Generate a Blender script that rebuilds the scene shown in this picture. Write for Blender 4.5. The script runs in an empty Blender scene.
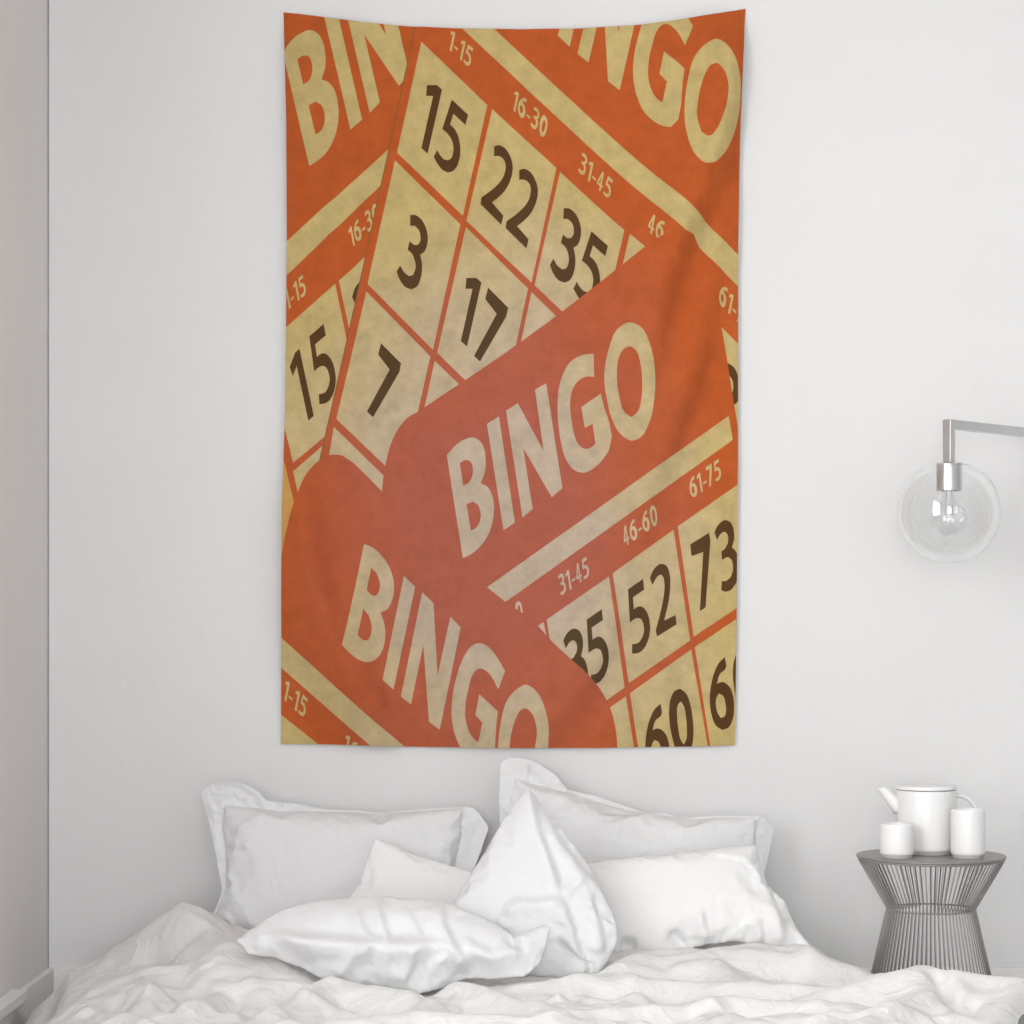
import bpy, bmesh, math, random
import numpy as np
from mathutils import Vector, Matrix, noise
from mathutils.geometry import tessellate_polygon, delaunay_2d_cdt

random.seed(4)
S = bpy.context.scene
C = S.collection
PI = math.pi
CAM_D = 6.667          # camera distance to the back wall
EYE = 1.083
FPX = 2400.0


def at(px, py, Y):
    d = CAM_D + Y
    return Vector(((px - 512) * d / FPX, Y, EYE - (py - 620) * d / FPX))


# ------------------------------------------------------------------ materials
def newmat(name):
    m = bpy.data.materials.new(name)
    m.use_nodes = True
    nt = m.node_tree
    b = nt.nodes['Principled BSDF']
    return m, nt, b


def N(nt, t, **kw):
    n = nt.nodes.new(t)
    for k, v in kw.items():
        setattr(n, k, v)
    return n


def paint(name, col, rough=0.6, bump=0.0, scale=60, var=0.03, metallic=0.0, detail=4, sheen=0.0, dist=0.002):
    m, nt, b = newmat(name)
    tc = N(nt, 'ShaderNodeTexCoord')
    nz = N(nt, 'ShaderNodeTexNoise')
    nz.inputs['Scale'].default_value = scale
    nz.inputs['Detail'].default_value = detail
    nt.links.new(tc.outputs['Object'], nz.inputs['Vector'])
    big = N(nt, 'ShaderNodeTexNoise')
    big.inputs['Scale'].default_value = 2.3
    big.inputs['Detail'].default_value = 3
    nt.links.new(tc.outputs['Object'], big.inputs['Vector'])
    rp = N(nt, 'ShaderNodeValToRGB')
    rp.color_ramp.elements[0].position = 0.3
    rp.color_ramp.elements[1].position = 0.7
    rp.color_ramp.elements[0].color = (*[c * (1 - var) for c in col], 1)
    rp.color_ramp.elements[1].color = (*[min(1, c * (1 + var)) for c in col], 1)
    nt.links.new(big.outputs['Fac'], rp.inputs['Fac'])
    nt.links.new(rp.outputs['Color'], b.inputs['Base Color'])
    b.inputs['Roughness'].default_value = rough
    b.inputs['Metallic'].default_value = metallic
    if sheen:
        b.inputs['Sheen Weight'].default_value = sheen
    if bump:
        bp = N(nt, 'ShaderNodeBump')
        bp.inputs['Strength'].default_value = bump
        bp.inputs['Distance'].default_value = dist
        nt.links.new(nz.outputs['Fac'], bp.inputs['Height'])
        nt.links.new(bp.outputs['Normal'], b.inputs['Normal'])
    return m


M_wall = paint('white_plaster', (0.785, 0.785, 0.785), 0.9, 0.25, 45, 0.012, dist=0.003)
M_wall_side = paint('white_plaster_side', (0.83, 0.80, 0.795), 0.9, 0.2, 45, 0.015, dist=0.003)
M_wall_grey = paint('mid_grey_plaster', (0.52, 0.52, 0.52), 0.9, 0.2, 45, 0.015, dist=0.003)  # for the unseen right wall; grey chosen to cut bounce from that side
M_trim = paint('white_trim_paint', (0.86, 0.85, 0.845), 0.5, 0.05, 80, 0.01)
M_floor = paint('pale_grey_floor', (0.68, 0.675, 0.67), 0.45, 0.1, 30, 0.05)
M_ceil = paint('ceiling_paint', (0.82, 0.82, 0.82), 0.95, 0, 40, 0.01)
M_glaze = paint('white_glaze', (0.84, 0.84, 0.835), 0.28, 0.0, 30, 0.005)
M_biscuit = paint('grey_unglazed_foot', (0.50, 0.49, 0.48), 0.7, 0.1, 200, 0.03)
M_taupe = paint('taupe_metal', (0.33, 0.31, 0.30), 0.5, 0.05, 200, 0.05, metallic=0.3)
M_taupe_top = paint('taupe_tabletop', (0.30, 0.28, 0.27), 0.42, 0.15, 150, 0.12, metallic=0.2)
M_chrome = paint('brushed_steel', (0.66, 0.66, 0.66), 0.3, 0.02, 300, 0.02, metallic=1.0)
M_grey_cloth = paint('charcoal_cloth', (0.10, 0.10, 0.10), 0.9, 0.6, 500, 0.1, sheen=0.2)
M_mattress = paint('mattress_ticking', (0.72, 0.72, 0.72), 0.9, 0.3, 300, 0.02)


def linen(name, col, crumple=.13):
    """cotton: fine weave plus soft crumple relief"""
    m, nt, b = newmat(name)
    tc = N(nt, 'ShaderNodeTexCoord')
    b.inputs['Base Color'].default_value = (*col, 1)
    n0 = N(nt, 'ShaderNodeTexNoise'); n0.inputs['Scale'].default_value = 3.0
    nt.links.new(tc.outputs['Object'], n0.inputs['Vector'])
    mx = N(nt, 'ShaderNodeMix', data_type='RGBA')
    mx.inputs['A'].default_value = (*[c * 0.985 for c in col], 1)
    mx.inputs['B'].default_value = (*[min(1, c * 1.01) for c in col], 1)
    nt.links.new(n0.outputs['Fac'], mx.inputs['Factor'])
    nt.links.new(mx.outputs['Result'], b.inputs['Base Color'])
    b.inputs['Roughness'].default_value = 0.85
    b.inputs['Sheen Weight'].default_value = 0.08
    hs = []
    for sc_, di in ((5.5, 1.0), (13, 1.6)):
        n1 = N(nt, 'ShaderNodeTexNoise'); n1.inputs['Scale'].default_value = sc_
        n1.inputs['Detail'].default_value = 2.5; n1.inputs['Distortion'].default_value = di
        nt.links.new(tc.outputs['Object'], n1.inputs['Vector'])
        m1 = N(nt, 'ShaderNodeMath', operation='SUBTRACT'); m1.inputs[1].default_value = .5
        nt.links.new(n1.outputs['Fac'], m1.inputs[0])
        m2 = N(nt, 'ShaderNodeMath', operation='ABSOLUTE'); nt.links.new(m1.outputs[0], m2.inputs[0])
        m3 = N(nt, 'ShaderNodeMath', operation='MULTIPLY'); m3.inputs[1].default_value = -6
        nt.links.new(m2.outputs[0], m3.inputs[0])
        m4 = N(nt, 'ShaderNodeMath', operation='EXPONENT'); nt.links.new(m3.outputs[0], m4.inputs[0])
        hs.append(m4)
    n2 = N(nt, 'ShaderNodeTexNoise'); n2.inputs['Scale'].default_value = 600
    nt.links.new(tc.outputs['Object'], n2.inputs['Vector'])
    ba = N(nt, 'ShaderNodeBump'); ba.inputs['Strength'].default_value = crumple; ba.inputs['Distance'].default_value = .022
    bb_ = N(nt, 'ShaderNodeBump'); bb_.inputs['Strength'].default_value = crumple; bb_.inputs['Distance'].default_value = .007
    b2 = N(nt, 'ShaderNodeBump'); b2.inputs['Strength'].default_value = 0.15; b2.inputs['Distance'].default_value = 0.001
    nt.links.new(hs[0].outputs[0], ba.inputs['Height']); nt.links.new(hs[1].outputs[0], bb_.inputs['Height'])
    nt.links.new(ba.outputs['Normal'], bb_.inputs['Normal']); nt.links.new(bb_.outputs['Normal'], b2.inputs['Normal'])
    nt.links.new(n2.outputs['Fac'], b2.inputs['Height'])
    nt.links.new(b2.outputs['Normal'], b.inputs['Normal'])
    return m


M_linen = linen('white_cotton', (0.775, 0.778, 0.785))
M_linen_warm = linen('washed_white_cotton', (0.775, 0.767, 0.755), .24)
M_linen_bright = linen('bleached_white_cotton', (0.85, 0.85, 0.85), .08)


def glass(name, ior=1.45, rough=0.0):
    m, nt, b = newmat(name)
    b.inputs['Base Color'].default_value = (0.985, 0.99, 0.99, 1)
    b.inputs['Transmission Weight'].default_value = 1.0
    b.inputs['Roughness'].default_value = rough
    b.inputs['IOR'].default_value = ior
    return m


M_glass = glass('clear_glass', 1.45)
m, nt, b = newmat('tungsten_filament')
b.inputs['Base Color'].default_value = (0.3, 0.27, 0.24, 1)
b.inputs['Metallic'].default_value = 1
b.inputs['Roughness'].default_value = 0.4
M_fil = m


# ------------------------------------------------------------------ helpers
def mesh_obj(name, bm, mat, parent=None, smooth=False, bevel=0, sub=0, autosmooth=None):
    me = bpy.data.meshes.new(name)
    bm.to_mesh(me); bm.free()
    o = bpy.data.objects.new(name, me)
    C.objects.link(o)
    for mm in (mat if isinstance(mat, (list, tuple)) else [mat]):
        me.materials.append(mm)
    if smooth:
        for p in me.polygons:
            p.use_smooth = True
        if autosmooth is not None:
            me.update()
            bm2 = bmesh.new(); bm2.from_mesh(me)
            for e in bm2.edges:
                if len(e.link_faces) == 2 and e.calc_face_angle(0) > autosmooth:
                    e.smooth = False
            bm2.to_mesh(me); bm2.free()
    if bevel:
        md = o.modifiers.new('b', 'BEVEL'); md.width = bevel; md.segments = 3; md.limit_method = 'ANGLE'
    if sub:
        md = o.modifiers.new('s', 'SUBSURF'); md.levels = sub; md.render_levels = sub
    if parent is not None:
        o.parent = parent
    return o


def box(bm, x0, x1, y0, y1, z0, z1):
    vs = [bm.verts.new((x, y, z)) for z in (z0, z1) for y in (y0, y1) for x in (x0, x1)]
    for f in ((0, 2, 3, 1), (4, 5, 7, 6), (0, 1, 5, 4), (1, 3, 7, 5), (3, 2, 6, 7), (2, 0, 4, 6)):
        bm.faces.new([vs[i] for i in f])
    return vs


def lathe(bm, prof, n=64, cx=0, cy=0):
    rings = []
    for r, z in prof:
        if r < 1e-6:
            rings.append([bm.verts.new((cx, cy, z))])
        else:
            rings.append([bm.verts.new((cx + r * math.cos(2 * PI * i / n), cy + r * math.sin(2 * PI * i / n), z)) for i in range(n)])
    for a, b in zip(rings, rings[1:]):
        for i in range(n):
            j = (i + 1) % n
            if len(a) == 1 and len(b) == 1:
                continue
            if len(a) == 1:
                bm.faces.new((a[0], b[j], b[i]))
            elif len(b) == 1:
                bm.faces.new((a[i], a[j], b[0]))
            else:
                bm.faces.new((a[i], a[j], b[j], b[i]))


def tube(bm, pts, r, n=8, closed=False, radii=None, cap=True, scale=(1, 1)):
    pts = [Vector(p) for p in pts]
    m = len(pts)
    rings = []
    up = None
    for i, p in enumerate(pts):
        if closed:
            t = (pts[(i + 1) % m] - pts[i - 1]).normalized()
        else:
            t = (pts[min(i + 1, m - 1)] - pts[max(i - 1, 0)]).normalized()
        if up is None:
            up = Vector((0, 0, 1)) if abs(t.z) < 0.9 else Vector((0, 1, 0))
        a = t.cross(up)
        if a.length < 1e-5:
            a = t.cross(Vector((1, 0, 0)))
        a.normalize(); b = a.cross(t).normalized(); up = b
        rr = radii[i] if radii else r
        rings.append([bm.verts.new(p + a * math.cos(2 * PI * k / n) * rr * scale[0] + b * math.sin(2 * PI * k / n) * rr * scale[1]) for k in range(n)])
    for i in range(m if closed else m - 1):
        A, B = rings[i], rings[(i + 1) % m]
        for k in range(n):
            bm.faces.new((A[k], A[(k + 1) % n], B[(k + 1) % n], B[k]))
    if cap and not closed:
        bm.faces.new(rings[0][::-1]); bm.faces.new(rings[-1])


def tag(o, label=None, cat=None, group=None, kind=None):
    if label: o['label'] = label
    if cat: o['category'] = cat
    if group: o['group'] = group
    if kind: o['kind'] = kind
    return o


def empty(name, loc, rz=0):
    o = bpy.data.objects.new(name, None)
    o.empty_display_size = 0.05
    C.objects.link(o)
    o.location = loc; o.rotation_euler = (0, 0, rz)
    return o


# ------------------------------------------------------------------ room
XL, XR, YF, ZC = -1.29, 3.3, -10.0, 3.25


def slab(name, mat, boxes, **kw):
    bm = bmesh.new()
    for b_ in boxes:
        box(bm, *b_)
    o = mesh_obj(name, bm, mat, **kw)
    o['kind'] = 'structure'
    return o


slab('floor', M_floor, [(XL - .2, XR + .2, YF - .2, .2, -.15, 0)])
slab('ceiling', M_ceil, [(XL - .2, XR + .2, YF - .2, .2, ZC, ZC + .15)])
slab('wall_back', M_wall, [(XL + .004, XR + .2, 0, .2, 0, ZC), (XL, XL + .004, .012, .2, 0, ZC)])
slab('wall_right', M_wall_grey, [(XR, XR + .2, YF, 0, 0, ZC)])


def wall_with_windows(name, axis, pos, thick, a0, a1, wins, mat):
    """wins: list of (a_lo, a_hi, z_lo, z_hi) openings along the wall"""
    cuts = []
    aa = a0
    for lo, hi, z0, z1 in sorted(wins):
        cuts.append((aa, lo, 0, ZC)); cuts.append((lo, hi, 0, z0)); cuts.append((lo, hi, z1, ZC)); aa = hi
    cuts.append((aa, a1, 0, ZC))
    p0, p1 = sorted((pos, pos + thick))
    bx = []
    for lo, hi, z0, z1 in cuts:
        bx.append((p0, p1, lo, hi, z0, z1) if axis == 'x' else (lo, hi, p0, p1, z0, z1))
    return slab(name, mat, bx)


WL = [(-5.0, -2.8, 0.6, 2.9)]
WF = [(-1.1, 0.3, 0.3, 2.85), (1.2, 2.6, 0.3, 2.85)]
wall_with_windows('wall_left', 'x', XL, -.2, YF, .2, WL, M_wall_side)
wall_with_windows('wall_front', 'y', YF, -.2, XL, XR, WF, M_wall)


def window(name, axis, pos, lo, hi, z0, z1):
    bm = bmesh.new()
    f = 0.06
    segs = [(lo, hi, z0, z0 + f), (lo, hi, z1 - f, z1), (lo, lo + f, z0 + f, z1 - f), (hi - f, hi, z0 + f, z1 - f)]
    mid = (lo + hi) / 2
    segs.append((mid - .03, mid + .03, z0 + f, z1 - f))
    zz = z0 + (z1 - z0) * .62
    segs.append((lo + f, mid - .03, zz - .02, zz + .02)); segs.append((mid + .03, hi - f, zz - .02, zz + .02))
    for a, b_, c, d in segs:
        if axis == 'x':
            box(bm, pos - .03, pos + .03, a, b_, c, d)
        else:
            box(bm, a, b_, pos - .03, pos + .03, c, d)
    o = mesh_obj(name, bm, M_trim)
    o['kind'] = 'structure'
    return o


window('window_1', 'x', XL - .1, *WL[0])
window('window_2', 'y', YF - .1, *WF[0])
window('window_3', 'y', YF - .1, *WF[1])

BH, BT = 0.118, 0.019
slab('baseboard_back', M_trim, [(XL + BT, XR, -BT, 0, 0, BH)], bevel=0.003)
slab('baseboard_left', M_trim, [(XL, XL + BT, YF, 0, 0, BH)], bevel=0.003)
# casing that sits over the left skirting, nearer the camera
slab('trim_1', M_trim, [(XL, XL + .042, -2.2, -.48, .104, .132)], bevel=0.003)


# ------------------------------------------------------------------ lights
def area(name, loc, rot, sx, sy, power, col=(1, 1, 1)):
    l = bpy.data.lights.new(name, 'AREA')
    l.shape = 'RECTANGLE'; l.size = sx; l.size_y = sy; l.energy = power; l.color = col
    o = bpy.data.objects.new(name, l)
    o.location = loc; o.rotation_euler = rot
    C.objects.link(o)
    return o


# daylight entering through the window openings
area('window_daylight_left', (XL - .16, -3.9, 1.75), (0, math.radians(-90), 0), 2.2, 2.1, 125, (1, 0.995, 0.985))
area('window_daylight_front_a', (-.4, YF - .16, 1.58), (math.radians(90), 0, 0), 1.35, 2.45, 185, (1, 1, 1))
area('window_daylight_front_b', (1.9, YF - .16, 1.58), (math.radians(90), 0, 0), 1.35, 2.45, 50, (1, 1, 1))
w = bpy.data.worlds.new('World'); S.world = w; w.use_nodes = True
w.node_tree.nodes['Background'].inputs['Color'].default_value = (0.9, 0.95, 1, 1)
w.node_tree.nodes['Background'].inputs['Strength'].default_value = 0.8

# ------------------------------------------------------------------ camera
cd = bpy.data.cameras.new('camera')
cam = bpy.data.objects.new('camera', cd)
C.objects.link(cam)
cam.location = (0, -CAM_D, EYE)
cam.rotation_euler = (PI / 2, 0, 0)
cd.sensor_width = 36; cd.lens = FPX / 1024 * 36; cd.shift_y = 108 / 1024
cd.clip_start = 0.05
S.camera = cam
S.view_settings.view_transform = 'Standard'
S.view_settings.look = 'None'
S.view_settings.gamma = 1
S.view_settings.exposure = -0.09

exec_parts = True
# ------------------------------------------------------------------ tapestry
def paper(name, edge, mid, mott=0.06, rough=0.95):
    m, nt, b = newmat(name)
    tc = N(nt, 'ShaderNodeTexCoord')
    # print fades from a yellow border to a pinker middle
    vm = N(nt, 'ShaderNodeVectorMath', operation='SUBTRACT')
    vm.inputs[1].default_value = (-.05, 0, 1.32)
    nt.links.new(tc.outputs['Object'], vm.inputs[0])
    sc = N(nt, 'ShaderNodeVectorMath', operation='MULTIPLY')
    sc.inputs[1].default_value = (1.35, 0, 0.90)
    nt.links.new(vm.outputs[0], sc.inputs[0])
    ln = N(nt, 'ShaderNodeVectorMath', operation='LENGTH')
    nt.links.new(sc.outputs[0], ln.inputs[0])
    n0 = N(nt, 'ShaderNodeTexNoise'); n0.inputs['Scale'].default_value = 3.5; n0.inputs['Detail'].default_value = 6
    nt.links.new(tc.outputs['Object'], n0.inputs['Vector'])
    ad = N(nt, 'ShaderNodeMath', operation='MULTIPLY_ADD')
    nt.links.new(n0.outputs['Fac'], ad.inputs[0]); ad.inputs[1].default_value = .5
    nt.links.new(ln.outputs['Value'], ad.inputs[2])
    mr = N(nt, 'ShaderNodeMapRange')
    mr.inputs['From Min'].default_value = .55; mr.inputs['From Max'].default_value = 1.15
    nt.links.new(ad.outputs[0], mr.inputs['Value'])
    mx = N(nt, 'ShaderNodeMix', data_type='RGBA')
    mx.inputs['A'].default_value = (*mid, 1); mx.inputs['B'].default_value = (*edge, 1)
    nt.links.new(mr.outputs[0], mx.inputs['Factor'])
    n1 = N(nt, 'ShaderNodeTexNoise'); n1.inputs['Scale'].default_value = 22; n1.inputs['Detail'].default_value = 8; n1.inputs['Roughness'].default_value = .65
    nt.links.new(tc.outputs['Object'], n1.inputs['Vector'])
    mr2 = N(nt, 'ShaderNodeMapRange')
    mr2.inputs['From Min'].default_value = .3; mr2.inputs['From Max'].default_value = .7
    mr2.inputs['To Min'].default_value = 1 - mott; mr2.inputs['To Max'].default_value = 1 + mott
    nt.links.new(n1.outputs['Fac'], mr2.inputs['Value'])
    vs = N(nt, 'ShaderNodeVectorMath', operation='SCALE')
    nt.links.new(mx.outputs['Result'], vs.inputs[0]); nt.links.new(mr2.outputs[0], vs.inputs['Scale'])
    nt.links.new(vs.outputs[0], b.inputs['Base Color'])
    b.inputs['Roughness'].default_value = rough
    b.inputs['Specular IOR Level'].default_value = .15
    n2 = N(nt, 'ShaderNodeTexNoise'); n2.inputs['Scale'].default_value = 350
    nt.links.new(tc.outputs['Object'], n2.inputs['Vector'])
    bp = N(nt, 'ShaderNodeBump'); bp.inputs['Strength'].default_value = .12; bp.inputs['Distance'].default_value = .001
    nt.links.new(n2.outputs['Fac'], bp.inputs['Height']); nt.links.new(bp.outputs['Normal'], b.inputs['Normal'])
    return m


def srgb(r, g, b_):
    return tuple(((c / 255) / 12.92 if c / 255 <= .04045 else ((c / 255 + .055) / 1.055) ** 2.4) for c in (r, g, b_))


M_tan = paper('tapestry_tan', srgb(192, 170, 114), srgb(187, 169, 148), .15)
M_org = paper('tapestry_orange', srgb(183, 88, 42), srgb(171, 94, 75), .10)
M_brn = paper('tapestry_brown', srgb(88, 60, 34), srgb(82, 67, 46), .08)
M_yel = paper('tapestry_ochre', srgb(198, 152, 84), srgb(190, 152, 94), .05)
M_line = paper('tapestry_outline', srgb(128, 92, 48), srgb(128, 92, 60), .05)  # thin brown outline printed along a card's left edge
TAN, ORG, BRN, YEL, LIN = 0, 1, 2, 3, 4


class Fr:
    def __init__(s, ox, oy, k): s.ox, s.oy, s.k = ox, oy, k
    def __call__(s, *pts): return [(s.ox + x / s.k, s.oy + y / s.k) for x, y in pts]
    def p(s, x, y): return (s.ox + x / s.k, s.oy + y / s.k)


z1, z2, z3, z4, z5, z6 = (Fr(a, b_, 4.096) for a, b_ in ((270, 0), (510, 0), (270, 250), (510, 250), (270, 500), (510, 500)))
G1 = Fr(440, 310, 3.939); G2 = Fr(410, 70, 8.533); G3 = Fr(360, 190, 6.4); G4 = Fr(470, 130, 5.689); G8 = Fr(560, 500, 4.0944)
G7 = Fr(540, 20, 4.876); G5 = Fr(330, 540, 4.452)


def smooth(pts, lim=42, it=2):
    """corner-preserving rounding of a traced outline"""
    for _ in range(it):
        n = len(pts); out = []
        keep = []
        for i in range(n):
            a, p, c = (np.array(pts[(i + d) % n], float) for d in (-1, 0, 1))
            u, v = p - a, c - p
            ca = np.dot(u, v) / (np.linalg.norm(u) * np.linalg.norm(v) + 1e-9)
            keep.append(math.degrees(math.acos(max(-1, min(1, ca)))) > lim)
        for i in range(n):
            a, p, c = (np.array(pts[(i + d) % n], float) for d in (-1, 0, 1))
            if keep[i]:
                out.append(tuple(p))
            else:
                wa = .25
                out.append(tuple(p + (a - p) * wa)); out.append(tuple(p + (c - p) * wa))
        pts = out
        lim = lim * .75
    return pts


def catmull(pts, closed=True, lim=62, k=4):
    """interpolating spline with sharp corners kept"""
    P = [np.array(p, float) for p in pts]; n = len(P)
    T = []
    for i in range(n):
        a, p, c = P[i - 1], P[i], P[(i + 1) % n]
        u, v = p - a, c - p
        lu, lv = np.linalg.norm(u) + 1e-9, np.linalg.norm(v) + 1e-9
        ang_ = math.degrees(math.acos(max(-1, min(1, np.dot(u, v) / (lu * lv)))))
        if ang_ > lim or max(lu, lv) / min(lu, lv) > 5:
            T.append(None)
        else:
            t = u / lu * lv / (lu + lv) + v / lv * lu / (lu + lv)
            T.append(t / (np.linalg.norm(t) + 1e-9))
    out = []
    for i in range(n):
        a, b_ = P[i], P[(i + 1) % n]
        L = np.linalg.norm(b_ - a)
        if T[i] is None and T[(i + 1) % n] is None:
            out.append(tuple(a)); continue
        ta = (T[i] if T[i] is not None else (b_ - a) / (L + 1e-9)) * L
        tb_ = (T[(i + 1) % n] if T[(i + 1) % n] is not None else (b_ - a) / (L + 1e-9)) * L
        for j in range(k):
            t = j / k
            h = (2 * t**3 - 3 * t**2 + 1, t**3 - 2 * t**2 + t, -2 * t**3 + 3 * t**2, t**3 - t**2)
            out.append(tuple(h[0] * a + h[1] * ta + h[2] * b_ + h[3] * tb_))
    return out


# lettering outlines: traced loops plus the affine frame (baseline point, x unit, up) of the line they stand in
RAW = {}


def glyph(ch, frame, X, U, *loops):
    X = np.array(X, float); U = np.array(U, float)
    A = np.linalg.inv(np.array([X, U]).T)
    ls = [[A @ np.array(frame.p(*q)) for q in catmull(lp, lim={'O': 75, 'G': 52, 'B': 56, '0': 60, '6': 56}.get(ch, 33 if ch in 'IN17' else 40))] for lp in loops]
    base = min(q[1] for q in ls[0]); left = min(q[0] for q in ls[0])
    ls = [[(q[0], q[1]) for q in lp] for lp in ls]
    v0 = A @ np.array(frame.p(*loops[0][0]))
    RAW[ch] = (ls, (v0[0], v0[1]), left, base, max(q[0] for q in ls[0]) - left)


XD, UD = (25.4, -17.3), (-16.5, -105.6)
glyph('B', G1, XD, UD, [(90, 978), (27, 573), (60, 535), (100, 509), (130, 503), (158, 518), (174, 548), (180, 592), (176, 640), (160, 683), (185, 695), (205, 730), (213, 780), (208, 830), (190, 885), (160, 930), (120, 963)],
      [(92, 693), (78, 604), (100, 592), (118, 596), (129, 622), (127, 655), (113, 681)],
      [(122, 870), (105, 766), (130, 755), (149, 768), (160, 800), (156, 835), (142, 858)])
glyph('I', G1, XD, UD, [(250, 868), (185, 450), (232, 420), (295, 838)])
glyph('N', G1, XD, UD, [(325, 818), (260, 398), (307, 368), (408, 556), (374, 315), (418, 290), (482, 703), (440, 738), (328, 545), (365, 785)])
glyph('G', G1, XD, UD, [(665, 552), (640, 590), (605, 624), (565, 642), (530, 632), (500, 597), (480, 540), (467, 460), (463, 370), (470, 300), (488, 245), (518, 202), (560, 180), (604, 176), (606, 266), (570, 266), (540, 285), (520, 320), (512, 370), (517, 430), (528, 490), (545, 530), (570, 548), (596, 542), (612, 528), (600, 450), (570, 466), (556, 383), (632, 332)])
glyph('O', G1, XD, UD, [(645, 270), (650, 215), (664, 155), (695, 85), (740, 60), (785, 80), (820, 145), (838, 220), (843, 295), (838, 370), (818, 455), (787, 505), (752, 518), (712, 495), (675, 430), (655, 350)],
      [(694, 250), (703, 190), (720, 162), (743, 153), (767, 170), (783, 215), (791, 290), (789, 355), (776, 405), (753, 427), (727, 410), (706, 355), (697, 305)])
UC, XC = (14.4, -64.0), (40, 37)
glyph('1', G2, XC, UC, [(150, 714), (97, 665), (197, 220), (137, 220), (145, 128), (232, 128), (273, 168)])
glyph('5', G2, XC, UC, [(357, 252), (496, 382), (473, 470), (370, 373), (342, 465), (378, 500), (406, 550), (424, 620), (430, 695), (420, 770), (398, 830), (365, 865), (325, 877), (280, 855), (238, 805), (203, 742), (232, 682), (260, 730), (290, 763), (325, 772), (352, 755), (367, 710), (370, 650), (357, 600), (325, 548), (275, 502)])
glyph('2', G4, XC, UC, [(137, 148), (137, 92), (165, 86), (195, 100), (225, 142), (242, 195), (240, 250), (222, 305), (195, 350), (160, 385), (125, 412), (190, 488), (178, 540), (60, 422), (65, 383), (110, 352), (150, 318), (182, 280), (200, 235), (202, 195), (190, 165), (165, 148)])
glyph('3', G3, XC, UC, [(320, 228), (323, 162), (350, 160), (385, 180), (417, 230), (433, 290), (430, 350), (412, 395), (385, 415), (396, 465), (397, 520), (385, 580), (362, 622), (330, 638), (295, 625), (260, 585), (235, 525), (257, 483), (285, 530), (315, 553), (340, 545), (355, 505), (352, 455), (335, 412), (305, 382), (318, 328), (345, 352), (370, 352), (385, 330), (387, 295), (375, 255), (350, 230)])
glyph('7', z3, XC, UC, [(455, 382), (537, 465), (530, 500), (422, 685), (397, 662), (490, 490), (443, 428)])
UDD, XDD = (-8.3, -64), (37, -26)
glyph('6', G8, XDD, UDD, [(675, 643), (678, 690), (655, 712), (642, 752), (665, 745), (690, 760), (708, 800), (713, 850), (707, 900), (690, 932), (665, 942), (640, 925), (621, 880), (613, 820), (618, 760), (632, 705), (652, 665)],
      [(640, 812), (650, 792), (666, 800), (677, 830), (680, 865), (672, 888), (658, 892), (645, 870), (638, 840)])
glyph('0', G8, XDD, UDD, [(447, 862), (454, 812), (470, 782), (492, 772), (515, 790), (533, 835), (543, 890), (547, 950), (540, 1010), (522, 1050), (503, 1062), (480, 1035), (462, 980), (450, 920)],
      [(480, 875), (484, 838), (495, 825), (506, 840), (515, 880), (520, 935), (518, 980), (508, 1002), (497, 987), (485, 935)])
RAW['4'] = ([[(.22, 0), (.22, .24), (-.02, .24), (-.02, .36), (.20, 1), (.34, 1), (.34, .36), (.44, .36), (.44, .24), (.34, .24), (.34, 0)], [(.22, .36), (.22, .74), (.10, .36)]], (.22, 0), -.02, 0, .46)
RAW['-'] = ([[(0, .30), (.30, .30), (.30, .41), (0, .41)]], (0, .3), 0, 0, .30)

tap_bm = bmesh.new()


def flat(loops, layer, mi):
    P = [[Vector((x, y, 0)) for x, y in lp] for lp in loops]
    allp = [p for lp in P for p in lp]
    vs = [tap_bm.verts.new((p.x, p.y, layer)) for p in allp]
    for t in tessellate_polygon(P):
        a, b_, c = (allp[i] for i in t)
        ar = (b_.x - a.x) * (c.y - a.y) - (b_.y - a.y) * (c.x - a.x)
        if abs(ar) < 1e-4: continue
        f = tap_bm.faces.new([vs[i] for i in (t if ar < 0 else t[::-1])])
        f.material_index = mi


def put(ch, v0, X, U, layer, mi, mode='v0', thin=1.0):
    ls, a, left, base, wd = RAW[ch]
    ox, oy = (a if mode == 'v0' else (left, base))
    out = []
    for lp in ls:
        out.append([(v0[0] + (x - ox) * X[0] + (y - oy) * U[0], v0[1] + (x - ox) * X[1] + (y - oy) * U[1]) for x, y in lp])
    flat(out, layer, mi)


def word(origin, X, U, layer, text='BINGO'):
    """whole word in the traced spacing; origin = lower left of B"""
    ob = RAW['B'][1]
    for ch in text:
        ls = RAW[ch][0]
        out = [[(origin[0] + (x - ob[0]) * X[0] + (y - ob[1]) * U[0], origin[1] + (x - ob[0]) * X[1] + (y - ob[1]) * U[1]) for x, y in lp] for lp in ls]
        flat(out, layer, TAN)


def label(text, p, X, U, layer):
    p = list(p)
    for ch in text:
        wd = RAW[ch][4]
        put(ch, p, X, U, layer, TAN, 'bl')
        adv = wd + .11
        p[0] += X[0] * adv; p[1] += X[1] * adv


# ground
flat([[(250, -20), (770, -20), (770, 770), (250, 770)]], 0, YEL)
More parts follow.
